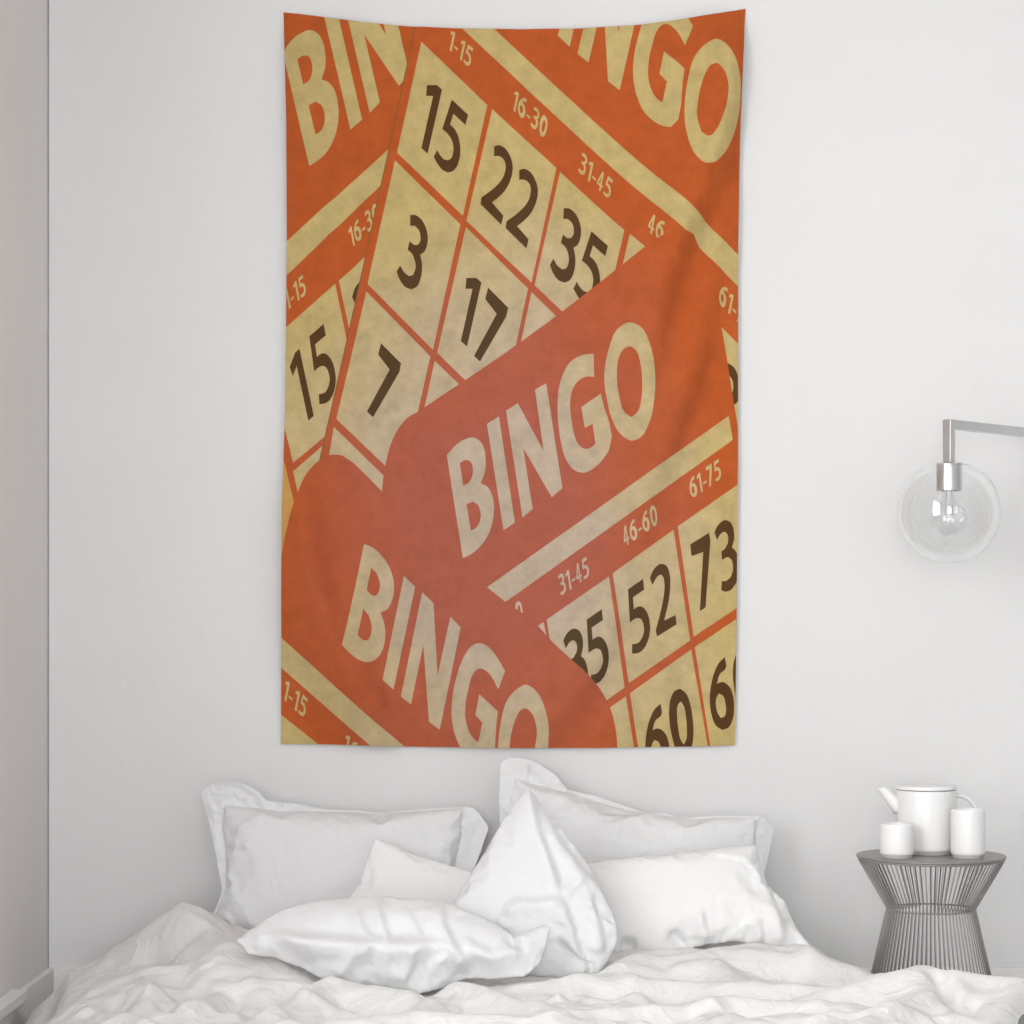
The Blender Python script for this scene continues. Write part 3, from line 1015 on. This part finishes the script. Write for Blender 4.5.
def pillow(name, seam, Y, lean, mat, label, hem=None, pressure=4, shrink=-.06, fat=1.0, step=3.4, bend=.3, frames=36, seed=0, post=None, keep=.95, creases=(), wr=.010):
    """cotton case: two sheets cut to the outline `seam` (frame px at distance Y), optional flat hem, then inflated.
    lean: extra metres away from the room per metre of height"""
    random.seed(seed)
    seam = resample(seam, step)
    pts = [Vector(p) for p in seam]; ns = len(pts)
    edges = [(i, (i + 1) % ns) for i in range(ns)]
    outer = None
    if hem:
        outer = resample(hem, step)
        k0 = len(pts); pts += [Vector(p) for p in outer]
        edges += [(k0 + i, k0 + (i + 1) % len(outer)) for i in range(len(outer))]
    big = outer or seam
    xs = [p[0] for p in big]; ys = [p[1] for p in big]
    yy = min(ys); r = 0
    bnd = [Vector(p) for p in pts]
    bn = np.array([(p.x, p.y) for p in bnd])
    while yy < max(ys):
        xx = min(xs) + (step / 2 if r % 2 else 0)
        while xx < max(xs):
            q = (xx + random.uniform(-.3, .3) * step * .3, yy + random.uniform(-.3, .3) * step * .3)
            if inside(q, big) and np.min(np.hypot(bn[:, 0] - q[0], bn[:, 1] - q[1])) > step * .55:
                pts.append(Vector(q))
            xx += step
        yy += step * .87; r += 1
    V, E, Fc, *_ = delaunay_2d_cdt(pts, edges, [], 0, 1e-4)
    seamset = set()
    P3 = []
    ymid = (min(ys) + max(ys)) / 2
    z_mid = at(512, ymid, Y).z

    def lift(p, off):
        q = at(p.x, p.y, Y)
        yq = Y + lean * (q.z - z_mid)
        q = at(p.x, p.y, yq)
        return Vector((q.x, q.y + off, q.z))
    bm = bmesh.new()
    sp = np.array(seam)
    on = [np.min(np.hypot(sp[:, 0] - v.x, sp[:, 1] - v.y)) < .02 for v in V]
    front, back = {}, {}
    faces_f, faces_b, faces_h = [], [], []
    for f in Fc:
        c_ = ((V[f[0]].x + V[f[1]].x + V[f[2]].x) / 3, (V[f[0]].y + V[f[1]].y + V[f[2]].y) / 3)
        if not inside(c_, big): continue
        (faces_f if inside(c_, seam) else faces_h).append(f)

    def gv(i, side):
        if on[i]: side = 'f'
        d = front if side == 'f' else back
        if i not in d:
            d[i] = bm.verts.new(lift(V[i], 0 if on[i] else (-.006 if side == 'f' else .006)))
        return d[i]
    hemv = set()
    for f in faces_f:
        t = [gv(i, 'f') for i in f]
        fa = bm.faces.new(t); fa.normal_update()
        if fa.normal.y > 0: fa.normal_flip()
        t = [gv(i, 'b') for i in f]
        if len(set(t)) == 3:
            try:
                fb = bm.faces.new(t); fb.normal_update()
                if fb.normal.y < 0: fb.normal_flip()
            except ValueError:
                pass
    hd = {}
    for f in faces_h:
        t = []
        for i in f:
            if on[i]: t.append(gv(i, 'f'))
            else:
                if i not in hd:
                    hd[i] = bm.verts.new(lift(V[i], random.uniform(-.002, .002)))
                t.append(hd[i])
        fa = bm.faces.new(t); fa.normal_update()
        if fa.normal.y > 0: fa.normal_flip()
    bm.verts.index_update()
    hidx = [v.index for v in hd.values()]
    back_idx = set(v_.index for v_ in back.values())
    seam_idx = [front[i].index for i in front if on[i]]
    pidx = [v.index for v in bm.verts if v.index not in set(hidx)]
    me_co0 = np.array([v.co[:] for v in bm.verts])
    o = mesh_obj(name, bm, mat, smooth=True)
    vg = None
    if hidx:
        g = o.vertex_groups.new(name='p'); g.add(pidx, 1.0, 'REPLACE'); vg = 'p'
    import time; t_ = time.time()
    co = cloth(o, frames, pressure=pressure, shrink=shrink, grav=0, bend=bend, tens=20, damp=8, pgroup=vg, quality=6, air=2)
    # filling draws the sides in: let the case keep its cut outline, the cloth between follows
    yplane = Y + lean * (co[:, 2] - z_mid)
    dyv = co[:, 1] - yplane
    ne = len(o.data.edges)
    ed = np.empty(ne * 2, dtype=np.int64); o.data.edges.foreach_get('vertices', ed); ed = ed.reshape(-1, 2)
    cst = np.zeros(len(co), bool)
    bmx = bmesh.new(); bmx.from_mesh(o.data)
    for v in bmx.verts:
        if any(len(e.link_faces) != 2 for e in v.link_edges): cst[v.index] = True
    bmx.free()
    cst[[v_ for v_ in seam_idx]] = True
    D = np.zeros((len(co), 2)); D[cst] = (me_co0 - co)[cst][:, [0, 2]]
    deg = np.bincount(ed.ravel(), minlength=len(co)).astype(float)
    for _ in range(400):
        A_ = np.zeros_like(D)
        for c_ in (0, 1):
            A_[:, c_] = np.bincount(ed[:, 0], D[ed[:, 1], c_], len(co)) + np.bincount(ed[:, 1], D[ed[:, 0], c_], len(co))
        A_ /= deg[:, None]
        D[~cst] = A_[~cst]
    co[:, 0] += D[:, 0] * keep; co[:, 2] += D[:, 1] * keep
    co[:, 1] = Y + lean * (co[:, 2] - z_mid) + dyv * fat
    if post: co = post(co)
    for i_ in range(len(co)):
        x_, y_, z_ = co[i_]
        s_ = FPX / (CAM_D + y_); px, py = 512 + x_ * s_, 620 - (z_ - EYE) * s_
        sgn = 1 if i_ in back_idx else -1
        h_ = wr * wrinkle(px, py, seed * 7.1)
        if sgn < 0:
            for pts_, a_, w_, kd in creases:
                sd, t_p = sdist(px, py, pts_)
                if abs(sd) > w_ * 4: continue
                env = min(1, 6 * (1 - t_p) + .15) * min(1, 6 * t_p + .15)
                if kd == 'bump': g_ = math.exp(-(sd / w_) ** 2)
                else: g_ = math.exp(-(sd / (w_ * (.35 if sd > 0 else 1.8))) ** 2)
                h_ += a_ * g_ * env
        co[i_, 1] += sgn * h_
    o.data.vertices.foreach_set('co', co.ravel()); o.data.update()
    if vg: o.vertex_groups.clear()
    print('PILLOW', name, time.time() - t_, 'verts', len(co), 'y', co[:, 1].min(), co[:, 1].max(), 'z', co[:, 2].min())
    tag(o, label, 'pillow', 'pillows piled on the bed')
    md = o.modifiers.new('s', 'SUBSURF'); md.levels = 1; md.render_levels = 1
    return o


F8 = F2(180, 740, 3.012); F9 = F2(460, 740, 2.56)
K1 = F2(190, 770, 3.303); K2 = F2(440, 770, 4.655); K3 = F2(560, 830, 3.793); K5 = F2(200, 870, 3.938)
PIL = []
PIL.append(pillow('pillow', F8((135, 200), (300, 212), (430, 214), (600, 218), (750, 212), (850, 208), (845, 290), (828, 380), (820, 480), (780, 600), (160, 590), (105, 545), (140, 440), (138, 330), (130, 260)), -.20, .30, M_linen,
    'plump white pillow at far left with a flopped hem at its top corner',
    hem=F8((60, 158), (95, 130), (140, 118), (200, 130), (243, 155), (262, 180), (350, 188), (430, 206), (600, 214), (750, 206), (860, 202), (888, 206), (930, 262), (905, 340), (882, 400), (850, 500), (790, 630), (160, 610), (92, 535), (112, 500), (128, 450), (112, 370), (88, 250)),
    fat=.8, seed=1, creases=[(K1(*a_), h_, w_, k_) for a_, h_, w_, k_ in (
        (((245, 135), (200, 170), (150, 200)), .012, 3.5, 'bump'), (((120, 235), (160, 250), (205, 238)), .010, 4, 'bump'), (((120, 290), (170, 275)), .008, 4, 'bump'),
        (((130, 400), (180, 440), (215, 520)), .014, 6, 'step'), (((110, 470), (140, 500), (150, 560)), .012, 5, 'step'),
        (((905, 130), (860, 175), (800, 200)), .010, 4, 'bump'), (((900, 200), (860, 240), (820, 250)), .010, 4, 'bump'), (((880, 280), (840, 260)), .008, 4, 'bump'),
        (((250, 150), (230, 90), (180, 60)), .010, 4, 'step'), (((60, 80), (90, 160), (100, 300)), .008, 3.5, 'step'))]))
PIL.append(pillow('pillow', F9((140, 100), (180, 112), (278, 135), (350, 158), (440, 182), (520, 192), (600, 200), (758, 200), (752, 300), (740, 400), (700, 470), (300, 470), (160, 420), (130, 300), (125, 180)), -.20, .30, M_linen,
    'tall white pillow at the right of the wall behind all the others',
    hem=F9((104, 58), (130, 44), (190, 55), (243, 88), (278, 127), (350, 142), (440, 172), (480, 187), (520, 183), (560, 195), (660, 193), (775, 195), (808, 230), (795, 290), (765, 400), (730, 490), (300, 490), (130, 440), (105, 300), (100, 150)),
    fat=.8, seed=2, creases=[(K2(*a_), h_, w_, k_) for a_, h_, w_, k_ in (
        (((350, 20), (390, 70), (480, 100), (600, 115)), .012, 4, 'step'), (((420, -30), (400, 20), (405, 60)), .012, 4, 'step'), (((640, 150), (600, 200), (520, 215)), .010, 5, 'bump'),
        (((300, 20), (340, 60), (330, 140)), .010, 4, 'step'), (((560, 0), (560, 60), (600, 95)), .010, 4, 'step'))]))
PIL.append(pillow('pillow', F8((585, 290), (700, 342), (800, 372), (890, 400), (1000, 470), (970, 620), (600, 640), (430, 560), (510, 474), (540, 430)), -.42, .3, M_linen_bright,
    'bright white pillow showing one pointed corner behind the front left pillow', fat=.55, seed=3, wr=.006))
PIL.append(pillow('pillow', F9((325, 312), (400, 303), (500, 297), (620, 282), (757, 266), (768, 310), (788, 372), (830, 408), (862, 480), (905, 532), (850, 532), (760, 524), (700, 517), (640, 524), (600, 534), (560, 548), (500, 562), (400, 576), (320, 570), (270, 440)), -.50, .55, M_linen_bright,
    'long white pillow slumped at the right beneath the tall back pillow', fat=.9, seed=5, wr=.008, creases=[(K3(*a_), h_, w_, k_) for a_, h_, w_, k_ in (
        (((535, 300), (545, 370), (575, 415)), .016, 5, 'step'), (((420, 390), (450, 420), (480, 445)), -.022, 6, 'bump'), (((870, 330), (880, 380), (910, 435)), -.014, 6, 'bump'),
        (((745, 330), (760, 380), (765, 430)), .016, 6, 'step'), (((690, 420), (640, 400)), .012, 5, 'bump'), (((230, 440), (290, 450)), -.03, 8, 'bump'),
        (((740, 60), (720, 110), (690, 95)), .010, 5, 'bump'), (((770, 180), (700, 110), (560, 80)), .010, 5, 'step'), (((800, 260), (830, 330), (850, 430)), .014, 6, 'step'))]))
PIL.append(pillow('pillow', F9((175, 117), (215, 175), (280, 250), (330, 318), (372, 400), (400, 460), (406, 510), (385, 560), (355, 602), (250, 612), (150, 603), (20, 590), (-60, 480), (0, 385), (30, 335), (60, 290), (100, 222), (145, 150)), -.74, .45, M_linen,
    'white pillow standing on its side with a sharp corner pointing up in the centre', fat=.75, seed=6, wr=.008, creases=[(K2(*a_), h_, w_, k_) for a_, h_, w_, k_ in (
        (((410, 72), (450, 270), (510, 430), (560, 580)), .026, 9, 'step'), (((480, 190), (560, 340), (660, 470), (760, 560), (830, 720)), .018, 7, 'step'),
        (((280, 670), (360, 610), (470, 612), (565, 585)), .024, 7, 'step'), (((565, 600), (620, 770), (690, 950)), .024, 7, 'step'),
        (((690, 560), (740, 720), (760, 860)), .016, 6, 'step'), (((330, 740), (260, 700)), .014, 5, 'bump'), (((570, 580), (640, 520), (680, 480)), .014, 5, 'bump'),
        (((300, 480), (420, 500)), .006, 7, 'bump'))]))
PIL.append(pillow('pillow', F8((170, 602), (230, 555), (300, 512), (400, 485), (510, 472), (600, 468), (700, 478), (800, 486), (900, 525), (960, 556), (1010, 590), (1070, 566), (1105, 552), (1118, 570), (1105, 630), (1080, 680), (1040, 712), (950, 722), (860, 722), (800, 745), (720, 767), (640, 752), (560, 742), (460, 738), (370, 690), (280, 655), (205, 645)), -.98, .55, M_linen,
    'long crumpled white pillow lying flat in front at the left', fat=1.1, seed=7, wr=.009, creases=[(K5(*a_), h_, w_, k_) for a_, h_, w_, k_ in (
        (((285, 250), (400, 262), (560, 275), (690, 278), (860, 280), (970, 290)), .045, 10, 'step'),
        (((620, 150), (640, 220), (695, 275)), .020, 6, 'step'), (((700, 120), (720, 200), (750, 280)), .020, 6, 'step'), (((790, 130), (850, 210), (880, 280)), .014, 6, 'step'),
        (((950, 130), (960, 220), (1010, 310), (1060, 380)), .024, 7, 'step'), (((1180, 220), (1120, 160), (1000, 170)), .016, 7, 'step'),
        (((680, 290), (600, 340), (540, 420)), .016, 7, 'bump'), (((860, 290), (820, 400), (800, 450)), .016, 8, 'step'), (((750, 290), (730, 360), (740, 440)), .012, 7, 'bump'),
        (((950, 330), (1000, 430)), .014, 7, 'step'), (((1040, 270), (1150, 330), (1270, 290)), .020, 7, 'step'),
        (((240, 200), (250, 260), (230, 320)), .014, 6, 'step'), (((540, 130), (550, 200)), .010, 6, 'bump'))]))

# ------------------------------------------------------------------ duvet
# height of the bedding along rows running across the bed, read off at each row's distance
ROWS = [
    (-.05, [(0, 1010), (60, 1009), (130, 960), (160, 938), (790, 938), (815, 985), (830, 1009), (1100, 1009)]),
    (-.34, [(0, 1020), (56, 1019), (82, 985), (110, 958), (160, 935), (210, 925), (300, 940), (500, 945), (640, 948), (740, 946), (800, 953), (822, 975), (840, 1018), (1100, 1020)]),
    (-.50, [(0, 1025), (56, 1024), (68, 986), (73, 976), (90, 965), (118, 948), (152, 924), (186, 907), (198, 907), (216, 919), (236, 940), (300, 948), (500, 955), (740, 950), (800, 956), (822, 975), (840, 1024), (1100, 1026)]),
    (-.59, [(0, 1029), (56, 1028), (68, 986), (88, 972), (125, 962), (140, 978), (165, 984), (184, 970), (193, 925), (203, 911), (222, 930), (245, 950), (300, 954), (500, 958), (700, 950), (745, 948), (811, 953), (830, 970), (848, 1027), (1100, 1030)]),
    (-.66, [(0, 1032), (56, 1031), (68, 990), (98, 974), (130, 968), (146, 985), (170, 990), (186, 978), (193, 930), (203, 914), (222, 934), (245, 952), (300, 955), (500, 960), (700, 950), (745, 943), (811, 950), (836, 966), (858, 985), (880, 1029), (1100, 1033)]),
    (-.80, [(0, 1038), (54, 1038), (70, 992), (102, 980), (130, 978), (150, 990), (180, 990), (194, 965), (206, 945), (225, 950), (255, 962), (300, 966), (500, 970), (640, 960), (745, 946), (811, 951), (839, 965), (872, 977), (885, 996), (902, 1036), (1100, 1039)]),
    (-.90, [(0, 1043), (52, 1042), (68, 996), (92, 988), (128, 975), (150, 968), (190, 965), (215, 948), (235, 946), (255, 957), (285, 958), (320, 975), (360, 988), (500, 988), (640, 976), (760, 986), (820, 992), (860, 994), (885, 1005), (915, 1040), (1100, 1044)]),
    (-1.12, [(0, 1054), (46, 1053), (64, 1006), (100, 1003), (150, 990), (200, 995), (255, 985), (300, 995), (360, 1003), (430, 998), (500, 990), (600, 984), (720, 992), (800, 1000), (850, 986), (885, 972), (924, 967), (945, 967), (975, 973), (1000, 978), (1019, 978), (1028, 1010), (1034, 1050), (1100, 1055)]),
    (-1.32, [(0, 1066), (43, 1065), (60, 1018), (100, 1010), (150, 1008), (200, 1016), (280, 1010), (340, 1012), (420, 1014), (500, 1006), (600, 1008), (680, 1006), (740, 1010), (820, 1006), (880, 996), (930, 1000), (960, 1012), (1000, 1004), (1014, 1014), (1022, 1060), (1100, 1067)]),
    (-1.55, [(0, 1081), (30, 1080), (50, 1028), (120, 1018), (200, 1022), (300, 1015), (400, 1024), (520, 1014), (640, 1022), (760, 1012), (880, 1018), (950, 1030), (985, 1040), (1000, 1078), (1100, 1082)]),
    (-1.9, [(-20, 1108), (10, 1107), (40, 1050), (200, 1045), (500, 1048), (900, 1045), (960, 1060), (985, 1105), (1100, 1109)]),
    (-2.4, [(-60, 1158), (-20, 1157), (20, 1085), (500, 1080), (960, 1085), (990, 1150), (1150, 1158)]),
]


def row_z(row, x):
    Y, pts = row
    P_ = [at(px, py, Y) for px, py in pts]
    return float(np.interp(x, [p.x for p in P_], [p.z for p in P_]))


RY = [r[0] for r in ROWS]


def bed_z(x, y):
    if y >= RY[0]: return max(.004, row_z(ROWS[0], x))
    for a, b_ in zip(ROWS, ROWS[1:]):
        if y >= b_[0]:
            t = (a[0] - y) / (a[0] - b_[0])
            t = t * t * (3 - 2 * t)
            return max(.004, row_z(a, x) * (1 - t) + row_z(b_, x) * t)
    return max(.004, row_z(ROWS[-1], x))


# single folds: crest line (frame px, distance), half width in m
RIDGES = [
    ([(70, 980, -.50), (92, 965, -.51), (120, 948, -.52), (153, 923, -.53), (184, 906, -.55), (200, 907, -.56), (218, 922, -.58), (240, 942, -.62)], .035),
    ([(128, 976, -.90), (150, 967, -.93), (190, 965, -.95), (215, 949, -.90), (236, 946, -.88), (256, 957, -.88), (286, 957, -.93), (322, 975, -1.0), (350, 990, -1.05)], .060),
    ([(184, 908, -.56), (196, 912, -.64), (194, 940, -.74), (190, 962, -.86)], .045),
    ([(90, 1004, -1.1), (128, 992, -1.12), (152, 987, -1.15), (160, 1003, -1.25)], .050),
    ([(165, 1012, -1.35), (205, 1003, -1.25), (232, 984, -1.10), (228, 968, -1.0)], .060),
    ([(250, 1022, -1.45), (300, 1000, -1.25), (330, 984, -1.10), (372, 986, -1.12), (402, 991, -1.16), (432, 1004, -1.25)], .055),
    ([(400, 1022, -1.45), (432, 1000, -1.25), (456, 981, -1.12), (474, 984, -1.14), (517, 1000, -1.28), (566, 1020, -1.45)], .045),
    ([(520, 985, -1.06), (620, 977, -1.02), (700, 983, -1.04), (800, 987, -1.06)], .050),
    ([(560, 1012, -1.36), (640, 1010, -1.33), (700, 1004, -1.3), (728, 996, -1.25), (790, 1004, -1.3), (860, 1012, -1.36)], .055),
    ([(780, 1006, -1.25), (830, 992, -1.20), (885, 974, -1.14), (924, 966, -1.12), (943, 967, -1.13), (955, 985, -1.22), (958, 1010, -1.36)], .070),
    ([(945, 968, -1.12), (985, 976, -1.12), (1018, 978, -1.14), (1008, 1000, -1.26), (985, 1022, -1.40)], .050),
    ([(716, 958, -.86), (730, 975, -.95), (722, 985, -1.02)], .030),
    ([(640, 958, -.80), (690, 955, -.80), (748, 944, -.74), (812, 950, -.76), (840, 964, -.80), (872, 976, -.84)], .050),
    ([(70, 1010, -1.2), (110, 1012, -1.35), (150, 1020, -1.5)], .05),
    ([(330, 1022, -1.5), (420, 1012, -1.4), (520, 1018, -1.5), (620, 1024, -1.55)], .06),
    ([(860, 1022, -1.5), (900, 1004, -1.35), (930, 990, -1.25)], .05),
]
# creases pressed in between the folds: line, half width, depth
VALLEYS = [
    ([(150, 975, -.66), (166, 985, -.68), (178, 975, -.68)], .050, .10),
    ([(936, 975, -1.13), (947, 990, -1.19), (955, 1008, -1.28)], .022, .050),
    ([(970, 1000, -1.24), (962, 1016, -1.34)], .022, .045),
    ([(163, 992, -1.18), (164, 1012, -1.32)], .020, .040),
    ([(236, 984, -1.10), (226, 1002, -1.24)], .026, .035),
    ([(436, 1000, -1.22), (446, 992, -1.16)], .024, .035),
    ([(118, 1000, -1.16), (108, 1018, -1.30)], .022, .035),
    ([(345, 1006, -1.25), (300, 1020, -1.38)], .025, .030),
    ([(690, 1012, -1.32), (640, 1018, -1.38)], .025, .030),
    ([(800, 996, -1.10), (700, 992, -1.10), (600, 990, -1.10)], .030, .025),
]
VW = [([at(*q) for q in pts], w_, d_) for pts, w_, d_ in VALLEYS]


def valley(x, y):
    t_ = 0
    for pts, w_, d_ in VW:
        best = 1e9
        for a, q in zip(pts, pts[1:]):
            ex, ey = q.x - a.x, q.y - a.y; l2 = ex * ex + ey * ey + 1e-12
            t = max(0, min(1, ((x - a.x) * ex + (y - a.y) * ey) / l2))
            best = min(best, math.hypot(x - a.x - ex * t, y - a.y - ey * t))
        if best < w_ * 3: t_ += d_ * math.exp(-(best / w_) ** 2)
    return t_


RW = [([at(*q) for q in pts], w_) for pts, w_ in RIDGES]


def ridge_z(x, y, z):
    for pts, w_ in RW:
        best = None
        for a, q in zip(pts, pts[1:]):
            ex, ey = q.x - a.x, q.y - a.y; l2 = ex * ex + ey * ey + 1e-12
            t = max(0, min(1, ((x - a.x) * ex + (y - a.y) * ey) / l2))
            d = math.hypot(x - a.x - ex * t, y - a.y - ey * t)
            if best is None or d < best[0]: best = (d, a.z + (q.z - a.z) * t)
        d, zc_ = best
        if d > w_ * 3: continue
        zr = zc_ - 1.0 * (math.sqrt(d * d + (w_ * .22) ** 2) - w_ * .22)
        k_ = .006
        m_ = max(z, zr)
        z = m_ + k_ * math.log(math.exp((z - m_) / k_) + math.exp((zr - m_) / k_)) - k_ * .2 * math.exp(-((z - zr) / k_) ** 2)
    return z


DX0, DX1, DY0, DY1 = -1.22, 1.17, -2.3, -.10
NXd, NYd = 150, 140


def duvet_z(x, y):
    z = bed_z(x, y)
    if z > .1:
        w_ = noise.noise(Vector((x * 3, y * 3, 5))) * .12
        a = max(0, 1 - abs(noise.noise(Vector(((x + w_) * 4.5, (y - w_) * 5.5, 2.2)))) * 2.6)
        b_ = max(0, 1 - abs(noise.noise(Vector(((x - w_) * 11, (y + w_) * 9, 12.2)))) * 2.6)
        z += .026 * a ** 1.5 + .010 * b_ ** 1.5 - .014
        z -= .030 * min(1, max(0, (-1.06 - y) / .10))
    return ridge_z(x, y, z)


Zg = np.array([[duvet_z(DX0 + (DX1 - DX0) * i / NXd, DY0 + (DY1 - DY0) * j / NYd) for j in range(NYd + 1)] for i in range(NXd + 1)])
# soften
for _ in range(1):
    Zp = np.pad(Zg, 1, mode='edge')
    Zg = (Zp[1:-1, 1:-1] * 4 + Zp[:-2, 1:-1] + Zp[2:, 1:-1] + Zp[1:-1, :-2] + Zp[1:-1, 2:]) / 8


def grid(Z, name):
    nx, ny = Z.shape
    me = bpy.data.meshes.new(name)
    vs = [(DX0 + (DX1 - DX0) * i / (nx - 1), DY0 + (DY1 - DY0) * j / (ny - 1), float(Z[i, j])) for i in range(nx) for j in range(ny)]
    fs = [(i * ny + j, (i + 1) * ny + j, (i + 1) * ny + j + 1, i * ny + j + 1) for i in range(nx - 1) for j in range(ny - 1)]
    me.from_pydata(vs, [], fs)
    o = bpy.data.objects.new(name, me); C.objects.link(o)
    return o


form = grid(Zg - .012, 'form')
form.modifiers.new('c', 'COLLISION')
form.collision.thickness_outer = .006
form.collision.cloth_friction = 12
rough = np.array([[.006 * noise.noise(Vector((i * .11, j * .13, 1.7))) + .005 * noise.noise(Vector((i * .27, j * .31, 9.7))) for j in range(NYd + 1)] for i in range(NXd + 1)])
dv = grid(Zg + .012 + rough + .01, 'duvet')
dv.data.materials.append(M_linen_warm)
for p in dv.data.polygons: p.use_smooth = True
import time; t_ = time.time()
co = cloth(dv, 16, shrink=-.02, grav=1, bend=.25, tens=12, mass=.25, damp=3, collide=True, colq=2, quality=6)
print('DUVET', time.time() - t_)
bpy.data.objects.remove(form, do_unlink=True)
# the bedding gives way under the pillows and stays above the mattress
from mathutils.bvhtree import BVHTree
S.frame_set(1)
dg = bpy.context.evaluated_depsgraph_get()
trees = [BVHTree.FromObject(o, dg) for o in PIL]
for i in range(len(co)):
    x, y, z = co[i]
    if z > .10:
        w_ = noise.noise(Vector((x * 4, y * 4, 31))) * .10
        u_, v_ = x * .85 + y * .5, y * .85 - x * .5
        a = max(0, 1 - abs(noise.noise(Vector(((u_ + w_) * 4.2, (v_ - w_) * 7.5, 3.2)))) * 3.2)
        b_ = max(0, 1 - abs(noise.noise(Vector(((u_ - w_) * 12, (v_ + w_) * 9, 8.2)))) * 3.0)
        m_ = min(1, max(0, .75 + 1.2 * noise.noise(Vector((x * 2.2, y * 2.2, 51)))))
        z += (.024 * a ** 1.6 + .009 * b_ ** 1.5) * m_ * min(1, (z - .10) / .05) * (1 - .65 * min(1, max(0, (y + 1.05) / .12))) - .006
        z = ridge_z(x, y, z) - valley(x, y)
    for tr in trees:
        for ox, oy in ((0, 0), (.015, 0), (-.015, 0), (0, .015), (0, -.012)):
            hit = tr.ray_cast(Vector((x + ox, y + oy, -1)), Vector((0, 0, 1)))
            if hit[0] is not None: z = min(z, hit[0].z - .013)
    for tr in trees:
        for _ in range(3):
            hit = tr.find_nearest(Vector((x, y, z)), .012)
            if hit[0] is None: break
            z = min(z - .006, hit[0].z - .014)
    if y < -1.5: x = min(x, .99)
    if BED_X0 - .025 < x < BED_X1 + .025 and y > BED_YB - .025: z = max(z, .172)
    co[i] = (x, min(y, -.03), max(z, .004))
dv.data.vertices.foreach_set('co', co.ravel()); dv.data.update()
bmx = bmesh.new(); bmx.from_mesh(dv.data)
bmesh.ops.delete(bmx, geom=[v for v in bmx.verts if v.co.z < .012 or (v.co.z < .1 and (v.co.x - TX) ** 2 + (v.co.y - TY) ** 2 < .215 ** 2)], context='VERTS')
bmx.to_mesh(dv.data); bmx.free()
md = dv.modifiers.new('t', 'SOLIDIFY'); md.thickness = .006; md.offset = 0
md = dv.modifiers.new('s', 'SUBSURF'); md.levels = 1; md.render_levels = 1
tag(dv, 'crumpled white duvet spread over the bed and spilling down both sides', 'duvet')

# dark folded stack added to fill the dark patch at the lower right
bl = empty('dark_stack', (1.20, -1.93, 0))
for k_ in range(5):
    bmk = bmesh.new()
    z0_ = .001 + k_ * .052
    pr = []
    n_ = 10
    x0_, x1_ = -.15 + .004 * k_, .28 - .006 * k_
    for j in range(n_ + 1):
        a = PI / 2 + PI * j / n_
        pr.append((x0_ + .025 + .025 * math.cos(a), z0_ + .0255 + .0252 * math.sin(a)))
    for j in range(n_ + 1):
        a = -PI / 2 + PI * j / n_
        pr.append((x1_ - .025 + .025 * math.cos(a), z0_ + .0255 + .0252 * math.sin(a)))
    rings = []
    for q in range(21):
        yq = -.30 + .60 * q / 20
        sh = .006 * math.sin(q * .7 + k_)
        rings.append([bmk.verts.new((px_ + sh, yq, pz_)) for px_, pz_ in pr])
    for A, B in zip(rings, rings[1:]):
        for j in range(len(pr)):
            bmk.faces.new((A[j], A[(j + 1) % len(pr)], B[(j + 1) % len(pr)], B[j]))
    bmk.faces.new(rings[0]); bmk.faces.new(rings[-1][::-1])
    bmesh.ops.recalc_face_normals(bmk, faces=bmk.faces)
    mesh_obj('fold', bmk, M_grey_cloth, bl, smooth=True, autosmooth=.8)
tag(bl, 'dark grey folded stack added to fill the dark patch beside the duvet at lower right', 'blanket')
